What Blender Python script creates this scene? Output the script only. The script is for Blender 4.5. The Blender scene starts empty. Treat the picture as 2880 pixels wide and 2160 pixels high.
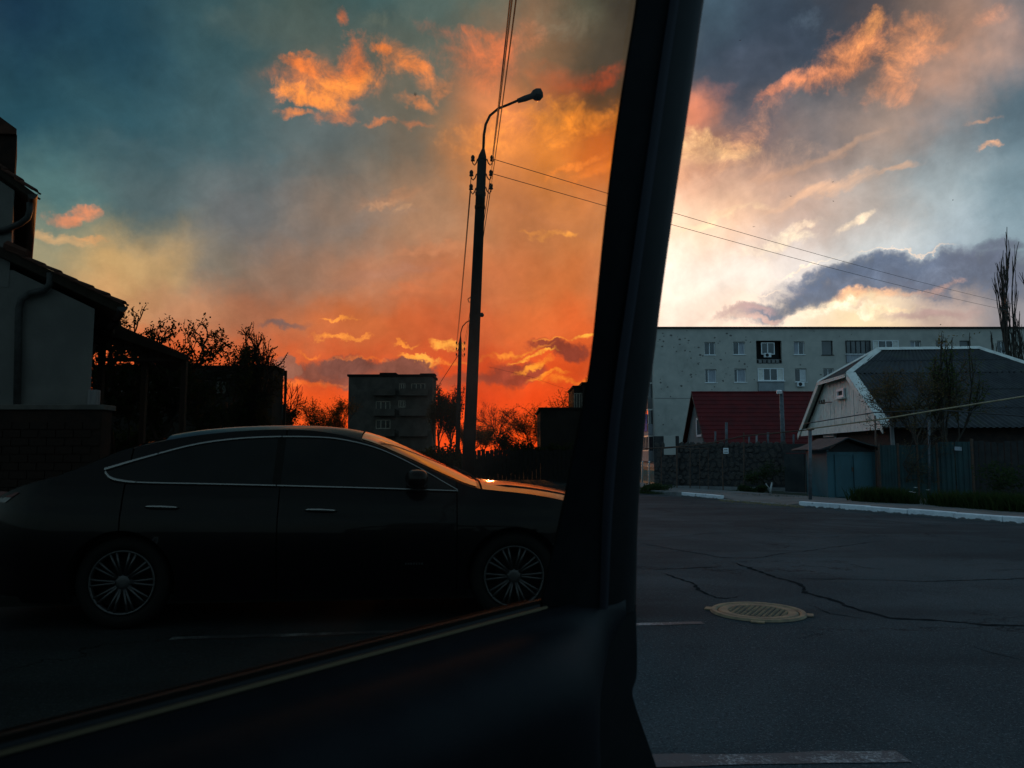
import bpy, bmesh, math, random
from mathutils import Vector, Matrix
from math import sin, cos, tan, pi, radians, atan, atan2, sqrt, exp

SC = bpy.context.scene
COL = SC.collection
# ------------------------------------------------------------------ camera
CAM_H = 1.25
FPX = 2167.0                      # focal length in photograph pixels (2880 wide)
PITCH = atan(200 / FPX)
CAM = Vector((0, 0, CAM_H))
cd = bpy.data.cameras.new('camera')
cd.sensor_fit = 'HORIZONTAL'; cd.sensor_width = 34.6
cd.lens = 34.6 * FPX / 2880
cd.clip_start = 0.02; cd.clip_end = 5000
cd.dof.use_dof = True; cd.dof.focus_distance = 18.0; cd.dof.aperture_fstop = 9.0
cam = bpy.data.objects.new('camera', cd); COL.objects.link(cam)
cam.location = CAM; cam.rotation_euler = (pi / 2 + PITCH, 0, 0)
SC.camera = cam

def ray(px, py):
    """world direction (y normalised later) of a line of sight of the photograph"""
    dx = (px - 1440) / FPX; v = (1080 - py) / FPX
    c, s = cos(PITCH), sin(PITCH)
    return Vector((dx, c - v * s, s + v * c))
def at(px, py, Y):
    d = ray(px, py); return CAM + d * (Y / d.y)
def onz(px, py, z=0.0):
    d = ray(px, py); return CAM + d * ((z - CAM_H) / d.z)
def onplane(px, py, p0, n):
    d = ray(px, py); return CAM + d * ((p0 - CAM).dot(n) / d.dot(n))

# ------------------------------------------------------------------ light
SC.view_settings.view_transform = 'Standard'
SC.view_settings.look = 'None'
SC.view_settings.exposure = 0.0
SC.view_settings.gamma = 1.0
SC.view_settings.use_curve_mapping = False
SC.cycles.use_denoising = True
SC.cycles.max_bounces = 8
SC.cycles.transparent_max_bounces = 24
SC.cycles.sample_clamp_indirect = 4.0
SC.cycles.caustics_reflective = False
SC.cycles.caustics_refractive = False

TINT = (0.33, 0.275, 0.22)          # what the tinted side window lets through
SUN_PX = (1392, 1222)
sdir = ray(*SUN_PX).normalized()
SUN_EL = math.asin(sdir.z); SUN_AZ = atan2(sdir.x, sdir.y)
sl = bpy.data.lights.new('sun', 'SUN'); sl.energy = 2.0; sl.angle = radians(0.6); sl.color = (1.0, 0.42, 0.13)
so = bpy.data.objects.new('sun', sl); COL.objects.link(so)
so.rotation_euler = (-sdir).to_track_quat('-Z', 'Y').to_euler(); so.location = (0, -5, 30)

def lin(c):
    c = c / 255.0
    return c / 12.92 if c <= 0.04045 else ((c + 0.055) / 1.055) ** 2.4

class NT:
    """thin wrapper that adds nodes to a tree"""
    def __init__(self, tree): self.t = tree; self.n = tree.nodes; self.l = tree.links
    def node(self, typ, **kw):
        n = self.n.new(typ)
        for k, v in kw.items(): setattr(n, k, v)
        return n
    def put(self, sock, v):
        if hasattr(v, 'is_linked') or isinstance(v, bpy.types.NodeSocket): self.l.new(v, sock)
        else: sock.default_value = v
    def math(self, op, a, b=None, c=None, clamp=False):
        n = self.node('ShaderNodeMath', operation=op, use_clamp=clamp)
        for i, v in enumerate((a, b, c)):
            if v is not None: self.put(n.inputs[i], v)
        return n.outputs[0]
    def vec(self, op, a, b=None, c=None, out=0):
        n = self.node('ShaderNodeVectorMath', operation=op)
        for i, v in enumerate((a, b, c)):
            if v is not None: self.put(n.inputs[i], v)
        return n.outputs['Value'] if op in ('DOT_PRODUCT', 'LENGTH', 'DISTANCE') else n.outputs[0]
    def scale(self, a, f):
        n = self.node('ShaderNodeVectorMath', operation='SCALE'); self.put(n.inputs[0], a); self.put(n.inputs['Scale'], f)
        return n.outputs[0]
    def noise(self, vec, scale, detail=5, rough=0.55, dist=0.0, out=0):
        n = self.node('ShaderNodeTexNoise')
        if vec is not None: self.l.new(vec, n.inputs['Vector'])
        n.inputs['Scale'].default_value = scale; n.inputs['Detail'].default_value = detail
        n.inputs['Roughness'].default_value = rough; n.inputs['Distortion'].default_value = dist
        return n.outputs[out]
    def mix(self, f, a, b, mode='MIX'):
        n = self.node('ShaderNodeMix', data_type='RGBA', blend_type=mode)
        self.put(n.inputs[0], f); self.put(n.inputs[6], a); self.put(n.inputs[7], b)
        return n.outputs[2]
    def ramp(self, f, lo, hi, a=0.0, b=1.0, smooth=True):
        n = self.node('ShaderNodeMapRange', interpolation_type='SMOOTHSTEP' if smooth else 'LINEAR')
        self.put(n.inputs[0], f); n.inputs[1].default_value = lo; n.inputs[2].default_value = hi
        n.inputs[3].default_value = a; n.inputs[4].default_value = b
        return n.outputs[0]

world = bpy.data.worlds.new('World'); SC.world = world; world.use_nodes = True
W = NT(world.node_tree); W.n.clear()
tc = W.node('ShaderNodeTexCoord')
DIR = W.vec('NORMALIZE', tc.outputs['Generated'])
sky = W.node('ShaderNodeTexSky', sky_type='NISHITA')
sky.sun_disc = False; sky.sun_elevation = max(SUN_EL, radians(2.0)); sky.sun_rotation = SUN_AZ
sky.air_density = 1.0; sky.dust_density = 2.0; sky.ozone_density = 3.0
SKY_K = 10.0                       # background strength is 0.1
def glassc(r, g, b, k=1.0):       # sky colour seen through the tinted glass
    if r > 180 and r - b > 100: g *= 0.90; b *= 0.85
    return tuple(1.1 * k * lin(c) / t for c, t in zip((r, g, b), TINT))
def openc(r, g, b, k=1.0):
    c = [lin(x) for x in (r, g, b)]
    k *= 1.08
    if r > 190 and r - b > -5: b *= 0.94
    return tuple(k * (x if x < 0.75 else 0.75 + (x - 0.75) * 1.3) for x in c)

# the cloud air is stirred by two octave groups of noise, so no gradient stays smooth
n1 = W.noise(DIR, 3.2, 2, 0.55, out=1)
n2 = W.noise(DIR, 15.0, 5, 0.62, out=1)
w1 = W.scale(W.vec('SUBTRACT', n1, (0.5, 0.5, 0.5)), 0.055)
w2 = W.scale(W.vec('SUBTRACT', n2, (0.5, 0.5, 0.5)), 0.07)
WD = W.vec('NORMALIZE', W.vec('ADD', W.vec('ADD', DIR, w1), w2))
# streaky noise: stretched along the drift of the clouds (low left to high right)
c0 = ray(2300, 600).normalized()
e_a = (ray(2500, 490).normalized() - ray(2300, 600).normalized()).normalized()
e_b = c0.cross(e_a).normalized()
sx = W.vec('DOT_PRODUCT', DIR, tuple(e_a * 5.0)); sy = W.vec('DOT_PRODUCT', DIR, tuple(e_b * 22.0)); sz = W.vec('DOT_PRODUCT', DIR, tuple(c0 * 5.0))
cb = W.node('ShaderNodeCombineXYZ')
W.l.new(sx, cb.inputs[0]); W.l.new(sy, cb.inputs[1]); W.l.new(sz, cb.inputs[2])
NSTREAK = W.noise(cb.outputs[0], 1.0, 5, 0.58, 0.3)
NFINE = W.noise(DIR, 26.0, 7, 0.70, 0.3)
NMID = W.noise(DIR, 7.0, 4, 0.6, 0.2)
# horizontally layered noise for the low clouds
mp = W.node('ShaderNodeMapping'); W.l.new(DIR, mp.inputs[0]); mp.inputs['Scale'].default_value = (9, 9, 34)
NLAYER = W.noise(mp.outputs[0], 1.0, 5, 0.6, 0.3)

GL = {  # sky colours by row of the photograph, through the window
 30: [(30,(22,42,58)),(300,(30,58,76)),(600,(50,76,80)),(850,(68,85,80)),(1050,(60,86,86)),(1250,(82,100,94)),(1400,(95,98,84)),(1520,(125,98,74)),(1650,(88,84,66)),(1750,(62,54,42))],
 200:[(30,(25,54,74)),(300,(34,70,84)),(600,(52,80,86)),(900,(85,92,85)),(1200,(105,104,90)),(1400,(165,104,70)),(1550,(128,92,62)),(1690,(72,56,42))],
 400:[(30,(38,74,86)),(300,(48,82,92)),(600,(65,92,98)),(900,(95,105,105)),(1150,(122,108,92)),(1400,(205,138,78)),(1580,(215,138,58)),(1690,(212,118,42))],
 600:[(150,(75,105,105)),(400,(80,98,100)),(700,(105,108,108)),(950,(135,115,100)),(1200,(172,128,96)),(1450,(190,132,86)),(1640,(198,136,82))],
 750:[(100,(142,136,108)),(300,(190,155,104)),(450,(180,148,104)),(620,(125,117,104)),(800,(145,114,94)),(1050,(172,117,86)),(1300,(190,122,80)),(1600,(205,127,72))],
 900:[(300,(196,146,98)),(500,(184,132,96)),(750,(168,108,78)),(1000,(190,112,66)),(1250,(205,107,62)),(1500,(215,117,62)),(1640,(222,112,56))],
 1030:[(800,(205,102,56)),(1000,(190,88,52)),(1300,(218,84,36)),(1500,(226,96,42)),(1640,(205,84,36))],
 1130:[(850,(238,100,40)),(1100,(236,88,32)),(1300,(236,76,24)),(1450,(238,82,30)),(1600,(230,84,32))],
 1215:[(900,(225,80,25)),(1150,(228,78,24)),(1380,(246,84,22)),(1550,(225,75,22))],
}
OP = {
 30: [(2000,(66,86,100)),(2200,(62,77,92)),(2450,(75,76,82)),(2650,(130,106,92)),(2850,(108,105,106))],
 200:[(1960,(76,78,92)),(2150,(60,70,84)),(2350,(84,82,86)),(2520,(140,114,98)),(2700,(118,112,112)),(2850,(90,105,115))],
 400:[(1940,(222,148,112)),(2100,(150,125,122)),(2300,(136,130,130)),(2500,(150,140,134)),(2700,(115,126,132)),(2860,(84,105,116))],
 550:[(1910,(252,218,182)),(2070,(226,180,146)),(2250,(190,158,140)),(2450,(180,166,156)),(2650,(150,161,164)),(2860,(108,130,140))],
 680:[(1900,(253,234,216)),(2100,(242,227,212)),(2300,(222,212,206)),(2500,(196,201,201)),(2700,(165,182,190)),(2860,(140,162,172))],
 800:[(1880,(253,240,226)),(2060,(251,240,228)),(2250,(240,228,216)),(2500,(205,206,204)),(2700,(170,182,190)),(2860,(135,155,165))],
 910:[(1860,(252,230,210)),(2060,(247,220,194)),(2250,(248,228,200)),(2450,(250,225,172)),(2700,(196,166,150)),(2860,(150,140,142))],
}
def make_group(name, ins, outs):
    g = bpy.data.node_groups.new(name, 'ShaderNodeTree')
    for n, t in ins: g.interface.new_socket(n, in_out='INPUT', socket_type=t)
    for n, t in outs: g.interface.new_socket(n, in_out='OUTPUT', socket_type=t)
    T = NT(g); gi = T.node('NodeGroupInput'); go = T.node('NodeGroupOutput')
    return g, T, gi.outputs, go.inputs
FL, VE, CO = 'NodeSocketFloat', 'NodeSocketVector', 'NodeSocketColor'
# everywhere else the evening sky goes on: warm by the sun, deep blue behind
sep = W.node('ShaderNodeSeparateXYZ'); W.l.new(DIR, sep.inputs[0])
nish = W.scale(sky.outputs[0], 0.06)
back = W.mix(W.ramp(sep.outputs[2], 0.0, 0.9), (0.18, 0.35, 0.455, 1), (0.095, 0.185, 0.255, 1))
cl = W.mix(W.ramp(NMID, 0.45, 0.7, 0, 0.5), back, (0.17, 0.21, 0.24, 1))
rest = W.vec('ADD', nish, cl)
# air colours near the sunset: one band of colours along the azimuth for each height
wsep = W.node('ShaderNodeSeparateXYZ'); W.l.new(WD, wsep.inputs[0])
WAZ = W.math('ARCTAN2', wsep.outputs[0], wsep.outputs[1]); WEL = W.math('ARCSINE', wsep.outputs[2])
R = radians
AZ_LO, AZ_HI = R(-44), R(44)
AZF = W.math('DIVIDE', W.math('SUBTRACT', WAZ, AZ_LO), AZ_HI - AZ_LO)
CS = 3.0
def azel(x, y):
    d = ray(x, y).normalized(); return atan2(d.x, d.y), math.asin(d.z)
def band(stops):
    n = W.node('ShaderNodeValToRGB'); r = n.color_ramp; r.interpolation = 'EASE'
    for i, (t, c) in enumerate(stops):
        if i < 2: el = r.elements[i]; el.position = t
        else: el = r.elements.new(t)
        el.color = (*[sqrt(x) / CS for x in c], 1)
    W.l.new(AZF, n.inputs[0]); return n.outputs[0]
bands = []
oprows = sorted(OP); glrows = sorted(GL)
def samplerow(tab, fn, e):
    """the table's colours at one height, as (azimuth, colour)"""
    rows = sorted(((sum(azel(x, y)[1] for x, c in r) / len(r)), [(azel(x, y)[0], fn(*c)) for x, c in r]) for y, r in tab.items())
    def val(row, a):
        if a <= row[0][0]: return row[0][1]
        for (a0, c0), (a1, c1) in zip(row, row[1:]):
            if a <= a1:
                f = (a - a0) / (a1 - a0); return tuple(p + (q - p) * f for p, q in zip(c0, c1))
        return row[-1][1]
    if e <= rows[0][0]: return rows[0][1]
    for (e0, r0), (e1, r1) in zip(rows, rows[1:]):
        if e <= e1:
            f = (e - e0) / (e1 - e0)
            return [(a, tuple(p + (q - p) * f for p, q in zip(val(r0, a), val(r1, a)))) for a, c in (r0 if f < 0.5 else r1)]
    return rows[-1][1]
BAND_EL = [1.2, 3.5, 6.0, 9.5, 13.0, 17.0, 22.0, 27.5, 32.5]
colr = None
for i, e in enumerate(BAND_EL):
    st = sorted(samplerow(GL, glassc, R(e)) + samplerow(OP, openc, R(e)))
    o = band([((a - AZ_LO) / (AZ_HI - AZ_LO), c) for a, c in st])
    if colr is None: colr = o
    else: colr = W.mix(W.ramp(WEL, R(BAND_EL[i - 1]), R(e)), colr, o)
near = W.vec('MULTIPLY', colr, (CS,) * 3)
edge = W.math('MULTIPLY', W.ramp(W.math('ABSOLUTE', WAZ), R(33), R(46), 1, 0), W.ramp(WEL, R(30), R(46), 1, 0))
rest2 = W.vec('POWER', rest, (0.5, 0.5, 0.5))
AIRq = W.mix(edge, rest2, near)
AIR = W.vec('MULTIPLY', AIRq, AIRq)
VAR = W.math('MULTIPLY', W.math('MULTIPLY_ADD', NSTREAK, 0.34, 0.84), W.math('MULTIPLY', W.math('MULTIPLY_ADD', NFINE, 0.55, 0.73), W.math('MULTIPLY_ADD', NMID, 0.95, 0.53)))
G2, T, gi, go = make_group('cloud_bank', [('Col', CO), ('Dir', VE), ('A', VE), ('B', VE), ('Noise', FL), ('Amp', FL), ('Soft', FL), ('Strength', FL), ('Color', CO)], [('Col', CO)])
d_ = T.vec('MULTIPLY_ADD', gi['Col'], (1e-12,) * 3, gi['Dir'])      # (keeps the banks in order)
u = T.vec('DOT_PRODUCT', d_, gi['A']); v = T.vec('DOT_PRODUCT', d_, gi['B'])
off = T.math('MULTIPLY_ADD', v, v, T.math('MULTIPLY', u, u))
f = T.math('SUBTRACT', T.math('MULTIPLY_ADD', gi['Noise'], gi['Amp'], 1.8), T.math('MULTIPLY', off, 1.8))
mr = T.node('ShaderNodeMapRange', interpolation_type='SMOOTHSTEP'); T.l.new(f, mr.inputs[0]); T.l.new(gi['Soft'], mr.inputs[2]); T.l.new(gi['Strength'], mr.inputs[4])
T.l.new(T.mix(mr.outputs[0], gi['Col'], T.scale(gi['Color'], T.math('MULTIPLY_ADD', T.math('MULTIPLY_ADD', u, 1e-9, gi['Noise']), 1.3, 1.06))), go['Col'])
NB = {k: W.math('SUBTRACT', k, 0.5) for k in (NFINE, NMID, NSTREAK, NLAYER)}
CLOUDS = []
def cloud(px, py, rx, ry, rot, color_lin, soft=0.5, amp=1.3, noise=None, strength=1.0):
    """a cloud bank: an ellipse of sky whose rim is broken by noise"""
    c = ray(px, py).normalized()
    ex = (ray(px + 50, py) - ray(px - 50, py)).normalized(); ex = (ex - c * ex.dot(c)).normalized()
    ey = ex.cross(c) * -1
    if ey.z < 0: ey = -ey
    r = radians(rot); a = ex * cos(r) + ey * sin(r); b = -ex * sin(r) + ey * cos(r)
    CLOUDS.append((c, a, b, rx, ry, color_lin, soft * 3.3, amp * 1.9, noise or NFINE, strength))
def banks(col, L):
    for c, a, b, rx, ry, color_lin, soft, amp, noise, strength in L:
        n = W.node('ShaderNodeGroup'); n.node_tree = G2
        W.l.new(col, n.inputs['Col']); W.l.new(WD, n.inputs['Dir']); W.l.new(NB[noise], n.inputs['Noise'])
        for k, val in (('A', tuple(a * FPX / rx)), ('B', tuple(b * FPX / ry)), ('Amp', amp * 3), ('Soft', soft), ('Strength', strength), ('Color', (*color_lin, 1))):
            n.inputs[k].default_value = val
        col = n.outputs['Col']
    return col
G, O = glassc, openc
# upper left: sunlit puffs
for a in [(1010,240,300,110,0,G(150,112,84),1.3,.7,NMID,.55),(930,235,190,70,0,G(215,128,62),.9,.9,NFINE,.75),(960,250,120,45,8,G(245,160,72),.9,1.1,NFINE,.85),(850,190,70,28,-12,G(228,132,62),.7,.9,NFINE,.8),
          (1000,175,55,70,-20,G(232,130,60),.8,.9,NFINE,.8),(870,290,110,24,-14,G(245,158,72),.7,.9,NFINE,.85),(815,320,55,14,-16,G(235,148,72),.8,.7,NFINE,.8),
          (1140,190,95,60,-10,G(218,138,72),.9,1.0,NFINE,.75),(1090,178,32,18,0,G(238,140,62),.7,.7,NFINE,.8),(930,335,80,26,8,G(224,136,68),.9,1.0,NFINE,.7),
          (990,40,28,38,15,G(215,118,58),.8,.9,NFINE,.7),(1340,170,130,80,-20,G(222,122,66),1.2,1.1,NFINE,.75),(1260,90,70,36,-10,G(190,112,74),1.2,1.1,NFINE,.55),
          (1420,300,220,110,0,G(205,126,74),1.4,.8,NMID,.65),(1640,330,190,62,6,G(252,160,50),1.0,.9,NFINE,.9),(1400,380,150,50,14,G(244,162,72),1.1,1.1,NFINE,.85),(1520,400,170,50,10,G(240,158,66),1.2,1.1,NSTREAK,.8),(1600,310,120,44,8,G(244,160,58),1.0,1.0,NSTREAK,.85),(1640,230,140,60,6,G(215,92,34),1.4,1.0,NMID,.85),
          (1390,1190,190,95,0,G(255,104,30),1.4,.5,NMID,.85),(1680,90,130,110,0,G(66,58,48),1.3,1.1,NMID,.85),(1570,60,90,50,30,G(120,112,92),1.2,1.0,NFINE,.5),(1690,215,80,34,10,G(196,78,30),1.0,.9,NFINE,.8),(1545,645,70,13,10,G(236,170,82),.9,.8,NFINE,.7),(1608,641,30,11,8,G(246,178,80),.8,.6,NFINE,.85),
          (1100,575,110,22,8,G(198,138,92),1.2,1.1,NSTREAK,.5),(1700,480,110,16,24,G(238,140,52),.9,.8,NSTREAK,.7),
          (185,592,75,20,-4,G(222,140,92),.8,.7,NFINE,.8),(130,640,140,14,-12,G(196,150,100),1.0,1.0,NLAYER,.6),(250,655,50,9,-10,G(205,158,104),.8,.8,NLAYER,.5),
          (330,760,210,70,0,G(200,162,106),1.8,.7,NMID,.5),(1185,215,60,24,-8,G(232,142,70),.8,1.0,NFINE,.8),(1230,250,70,30,10,G(220,138,74),1.0,1.1,NFINE,.7),(1170,300,70,18,-6,G(224,142,76),.9,1.0,NFINE,.7),(890,160,26,12,0,G(196,120,70),.8,.9,NFINE,.6),(1060,355,60,12,4,G(214,136,80),.8,.9,NFINE,.7),(1180,355,60,12,-4,G(196,128,84),.9,.9,NFINE,.6),(1330,90,60,26,-40,G(214,122,70),1.0,1.1,NFINE,.7),(1410,140,60,40,0,G(200,116,72),1.1,1.1,NFINE,.7),(1490,110,60,50,20,G(190,120,80),1.2,1.1,NFINE,.6),(700,60,120,60,0,G(84,92,82),1.3,1.0,NMID,.6),(1100,60,70,40,0,G(104,104,86),1.2,1.0,NFINE,.5),(560,430,280,26,-4,G(70,92,98),1.2,.8,NLAYER,.6),(760,520,240,24,4,G(84,98,100),1.2,.8,NLAYER,.6),(900,640,260,30,8,G(120,112,106),1.2,.8,NLAYER,.5),(1000,780,300,30,4,G(142,104,88),1.3,.8,NLAYER,.6),(1280,690,220,26,8,G(204,142,100),1.2,.9,NLAYER,.5),(1230,820,260,20,3,G(214,128,78),1.2,.8,NLAYER,.5),(1060,590,60,12,6,G(188,140,104),.9,.9,NFINE,.6),(1120,606,36,10,10,G(196,146,104),.9,.9,NFINE,.6),(1640,470,90,16,22,G(240,146,58),.8,.9,NFINE,.75),(1490,640,50,9,4,G(226,158,80),.8,.8,NFINE,.6)]: cloud(*a)
# low bank over the sunset: purple humps with lit rims
for a in [(1030,1040,250,46,0,G(122,74,60),.35,.5,NFINE,.95),(1150,1022,85,46,0,G(120,72,58),.28,.5,NFINE,.98),(1000,1030,75,40,0,G(118,72,60),.28,.5,NFINE,.98),(835,1035,50,30,0,G(138,88,70),.3,.5,NFINE,.95),(1300,1050,90,30,0,G(150,72,48),.5,.6,NFINE,.85),
          (1440,1045,120,42,-4,G(146,62,42),.4,.6,NFINE,.95),(1580,985,110,34,-10,G(130,58,42),.4,.7,NFINE,.95),(1120,1060,340,30,0,G(165,74,46),.9,.7,NLAYER,.6),
          (820,925,85,15,4,G(96,84,82),.8,.5,NLAYER,.9),
          (965,952,90,10,4,G(238,160,68),.7,0.60,NFINE,.85),(980,902,45,7,5,G(246,168,70),.7,0.45,NFINE,.85),(1170,985,60,9,-12,G(250,176,70),.6,0.45,NFINE,.9),(1250,960,60,16,-8,G(252,184,76),.6,0.60,NFINE,.9),
          (1140,955,40,6,0,G(248,164,64),.7,0.45,NFINE,.8),(900,992,40,8,0,G(240,140,56),.7,0.45,NFINE,.8),(1500,1000,90,9,4,G(252,184,66),.6,0.52,NFINE,.9),(1500,1030,70,14,14,G(252,168,52),.7,0.60,NFINE,.9),
          (1620,1075,110,16,4,G(252,158,46),.9,.7,NFINE,.8),(1450,985,120,10,4,G(250,164,56),.8,.6,NFINE,.8),(1290,1000,110,9,0,G(248,150,54),.8,.6,NFINE,.7),(1560,1060,80,12,10,G(250,160,48),.7,0.60,NFINE,.85),(1650,945,50,11,8,G(255,192,74),.6,0.52,NFINE,.9),(1560,955,70,6,6,G(246,160,60),.7,0.45,NFINE,.8),(900,1075,110,12,2,G(246,132,52),.9,0.60,NFINE,.7),(1030,1000,90,7,3,G(242,134,54),.8,0.52,NFINE,.7)]: cloud(*a)
# right: clear view
for a in [(2420,340,420,130,20,O(200,158,132),1.5,.7,NMID,.6),(2180,500,340,90,16,O(236,178,136),1.5,.8,NMID,.7),(2640,150,280,160,20,O(182,134,108),1.5,.8,NMID,.7),(2060,440,200,60,12,O(248,190,136),1.4,.9,NFINE,.7),(2350,520,200,24,20,O(238,186,142),1.2,1.0,NSTREAK,.7),(2210,80,360,150,24,O(44,55,68),.9,.7,NMID,.97),(2080,190,190,110,20,O(60,69,82),.9,.8,NMID,.9),(2310,200,180,40,33,O(240,146,96),1.3,.9,NFINE,.75),(2200,245,120,20,24,O(240,146,100),1.0,.9,NFINE,.8),(1960,330,80,60,0,O(238,138,96),1.0,.9,NMID,.9),(1990,405,150,46,8,O(255,206,140),1.0,.9,NFINE,.9),(2260,60,50,40,30,O(92,108,122),1.2,1.0,NFINE,.5),(2060,250,150,110,30,O(70,76,88),1.3,.9,NMID,.7),(2370,145,150,60,38,O(250,160,92),1.3,1.0,NFINE,.8),(2430,80,50,34,40,O(255,172,96),1.1,.9,NFINE,.9),(2250,210,120,18,24,O(236,148,104),1.2,.8,NFINE,.8),
          (2545,110,60,80,-10,O(246,158,94),1.2,1.0,NFINE,.9),(2500,215,80,60,30,O(240,156,102),1.2,1.0,NFINE,.85),(2560,180,130,90,20,O(190,136,106),1.4,.9,NMID,.6),(2620,130,60,26,20,O(232,150,100),1.2,1.0,NFINE,.75),(2750,80,80,34,24,O(214,142,104),1.3,1.0,NFINE,.75),(2080,430,230,90,18,O(222,166,130),1.5,.8,NMID,.6),
          (1960,300,90,70,0,O(226,138,102),1.3,.9,NMID,.75),(2090,360,100,60,30,O(238,166,118),1.4,1.1,NFINE,.7),(2000,430,150,40,14,O(255,214,158),1.3,1.0,NSTREAK,.8),
          (2130,490,190,30,16,O(214,164,134),1.3,.9,NSTREAK,.7),(2280,440,180,22,26,O(236,180,134),1.2,.9,NSTREAK,.75),(2560,445,90,16,18,O(248,190,138),1.1,.8,NSTREAK,.85),(2770,322,40,10,8,O(220,160,118),1.1,.7,NFINE,.7),(2775,400,30,12,14,O(250,184,128),.9,.7,NFINE,.8),
          (2010,610,170,16,16,O(255,226,176),1.1,.8,NSTREAK,.8),(2210,680,110,26,14,O(255,236,196),1.1,.9,NFINE,.8),(2420,610,60,20,28,O(255,232,196),.9,.9,NFINE,.8),(2290,625,60,12,26,O(250,226,190),1.0,.8,NFINE,.7),
          # grey-violet bank low in the west
          (2560,790,420,70,7,O(98,104,124),.5,.55,NFINE,.94),(2320,850,290,42,13,O(100,108,124),.5,.6,NFINE,.94),(2480,768,210,40,6,O(92,104,124),.5,.55,NFINE,.9),(2760,800,230,74,2,O(98,106,122),.6,.55,NFINE,.9),(2830,700,60,24,12,O(104,112,128),.5,.5,NFINE,.9),
          (2090,885,120,16,10,O(180,148,142),.7,.7,NFINE,.85),(2130,902,110,10,2,O(206,168,152),.8,.7,NLAYER,.8),
          (2500,850,130,20,10,O(252,196,140),.9,1.0,NFINE,.85),(2400,895,150,18,6,O(255,240,214),.8,.8,NFINE,.9),(2640,830,70,16,14,O(232,176,140),1.0,1.0,NFINE,.7),(2640,905,130,20,2,O(176,146,140),.7,.7,NLAYER,.85),(2560,885,90,10,6,O(255,226,178),.8,.8,NFINE,.8),(2460,880,40,8,20,O(206,164,146),.8,.8,NFINE,.6),
          (2310,742,130,5,17,O(255,236,206),.9,.5,NFINE,.75),(2560,716,130,4,3,O(255,226,190),.9,.5,NFINE,.7),(2160,820,100,4,22,O(255,232,204),.9,.5,NFINE,.6)]: cloud(*a)
# The sky is worked out in cells (azimuth x height), each reading only the clouds that reach it.
AZ = W.math('ARCTAN2', sep.outputs[0], sep.outputs[1]); EL = W.math('ARCSINE', sep.outputs[2])
def background(col):
    n = W.node('ShaderNodeBackground'); n.inputs['Strength'].default_value = 0.1
    W.l.new(W.scale(col, W.math('MULTIPLY', VAR, SKY_K)), n.inputs['Color'])
    return n.outputs[0]
def cell(a0, a1, e0, e1):
    D = []
    for i in range(25):
        for j in range(15):
            a = a0 + (a1 - a0) * i / 24; e = e0 + (e1 - e0) * j / 14
            D.append(Vector((sin(a) * cos(e), cos(a) * cos(e), sin(e))))
    L = []
    for q in CLOUDS:
        c, a, b, rx, ry = q[:5]
        kx, ky = FPX / (rx * 1.25 + 190), FPX / (ry * 1.25 + 190)
        if min((d.dot(a) * kx) ** 2 + (d.dot(b) * ky) ** 2 if d.dot(c) > 0 else 9 for d in D) < 1: L.append(q)
    return background(banks(AIR, L))
def switch(cond, lo, hi):
    n = W.node('ShaderNodeMixShader'); W.l.new(cond, n.inputs[0]); W.l.new(lo, n.inputs[1]); W.l.new(hi, n.inputs[2])
    return n.outputs[0]
AZ_CUT, EL_L, EL_R = R(12.2), R(12.5), R(15.5)
left = switch(W.math('GREATER_THAN', EL, EL_L), cell(R(-54), AZ_CUT, R(-12), EL_L), cell(R(-54), AZ_CUT, EL_L, R(48)))
right = switch(W.math('GREATER_THAN', EL, EL_R), cell(AZ_CUT, R(54), R(-12), EL_R), cell(AZ_CUT, R(54), EL_R, R(48)))
inner = switch(W.math('GREATER_THAN', AZ, AZ_CUT), left, right)
inside = W.math('MULTIPLY', W.math('LESS_THAN', W.math('ABSOLUTE', AZ), R(54)), W.math('COMPARE', EL, R(18), R(30)))
final = switch(inside, background(AIR), inner)
wo = W.node('ShaderNodeOutputWorld'); W.l.new(final, wo.inputs[0])
world.cycles.sampling_method = 'MANUAL'; world.cycles.sample_map_resolution = 512

# ================================================================== helpers
def material(name, c1, c2=None, scale=4.0, rough=0.7, metal=0.0, bump=0.0, bscale=None, spec=0.4, detail=5, coat=0.0, stretch=(1, 1, 1), dirt=None, lo=0.35, hi=0.65):
    """plain surface: two tones stirred by noise, some relief"""
    m = bpy.data.materials.new(name); m.use_nodes = True
    T = NT(m.node_tree); bs = T.n['Principled BSDF']
    tcn = T.node('ShaderNodeTexCoord'); mp = T.node('ShaderNodeMapping'); T.l.new(tcn.outputs['Object'], mp.inputs[0]); mp.inputs['Scale'].default_value = stretch
    v = mp.outputs[0]
    col = (*c1, 1)
    if c2 is not None:
        col = T.mix(T.ramp(T.noise(v, scale, detail, 0.6), lo, hi), (*c1, 1), (*c2, 1))
    if dirt is not None:      # (colour, scale, amount)
        col = T.mix(T.ramp(T.noise(v, dirt[1], 6, 0.65, 0.5), 0.5, 0.72, 0, dirt[2]), col, (*dirt[0], 1))
    T.put(bs.inputs['Base Color'], col)
    bs.inputs['Roughness'].default_value = rough; bs.inputs['Metallic'].default_value = metal
    bs.inputs['Specular IOR Level'].default_value = spec; bs.inputs['Coat Weight'].default_value = coat; bs.inputs['Coat Roughness'].default_value = 0.04
    if bump:
        b = T.node('ShaderNodeBump'); b.inputs['Strength'].default_value = bump; b.inputs['Distance'].default_value = 0.02
        T.l.new(T.noise(v, bscale or scale * 6, 5, 0.6), b.inputs['Height']); T.l.new(b.outputs[0], bs.inputs['Normal'])
    return m

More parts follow.
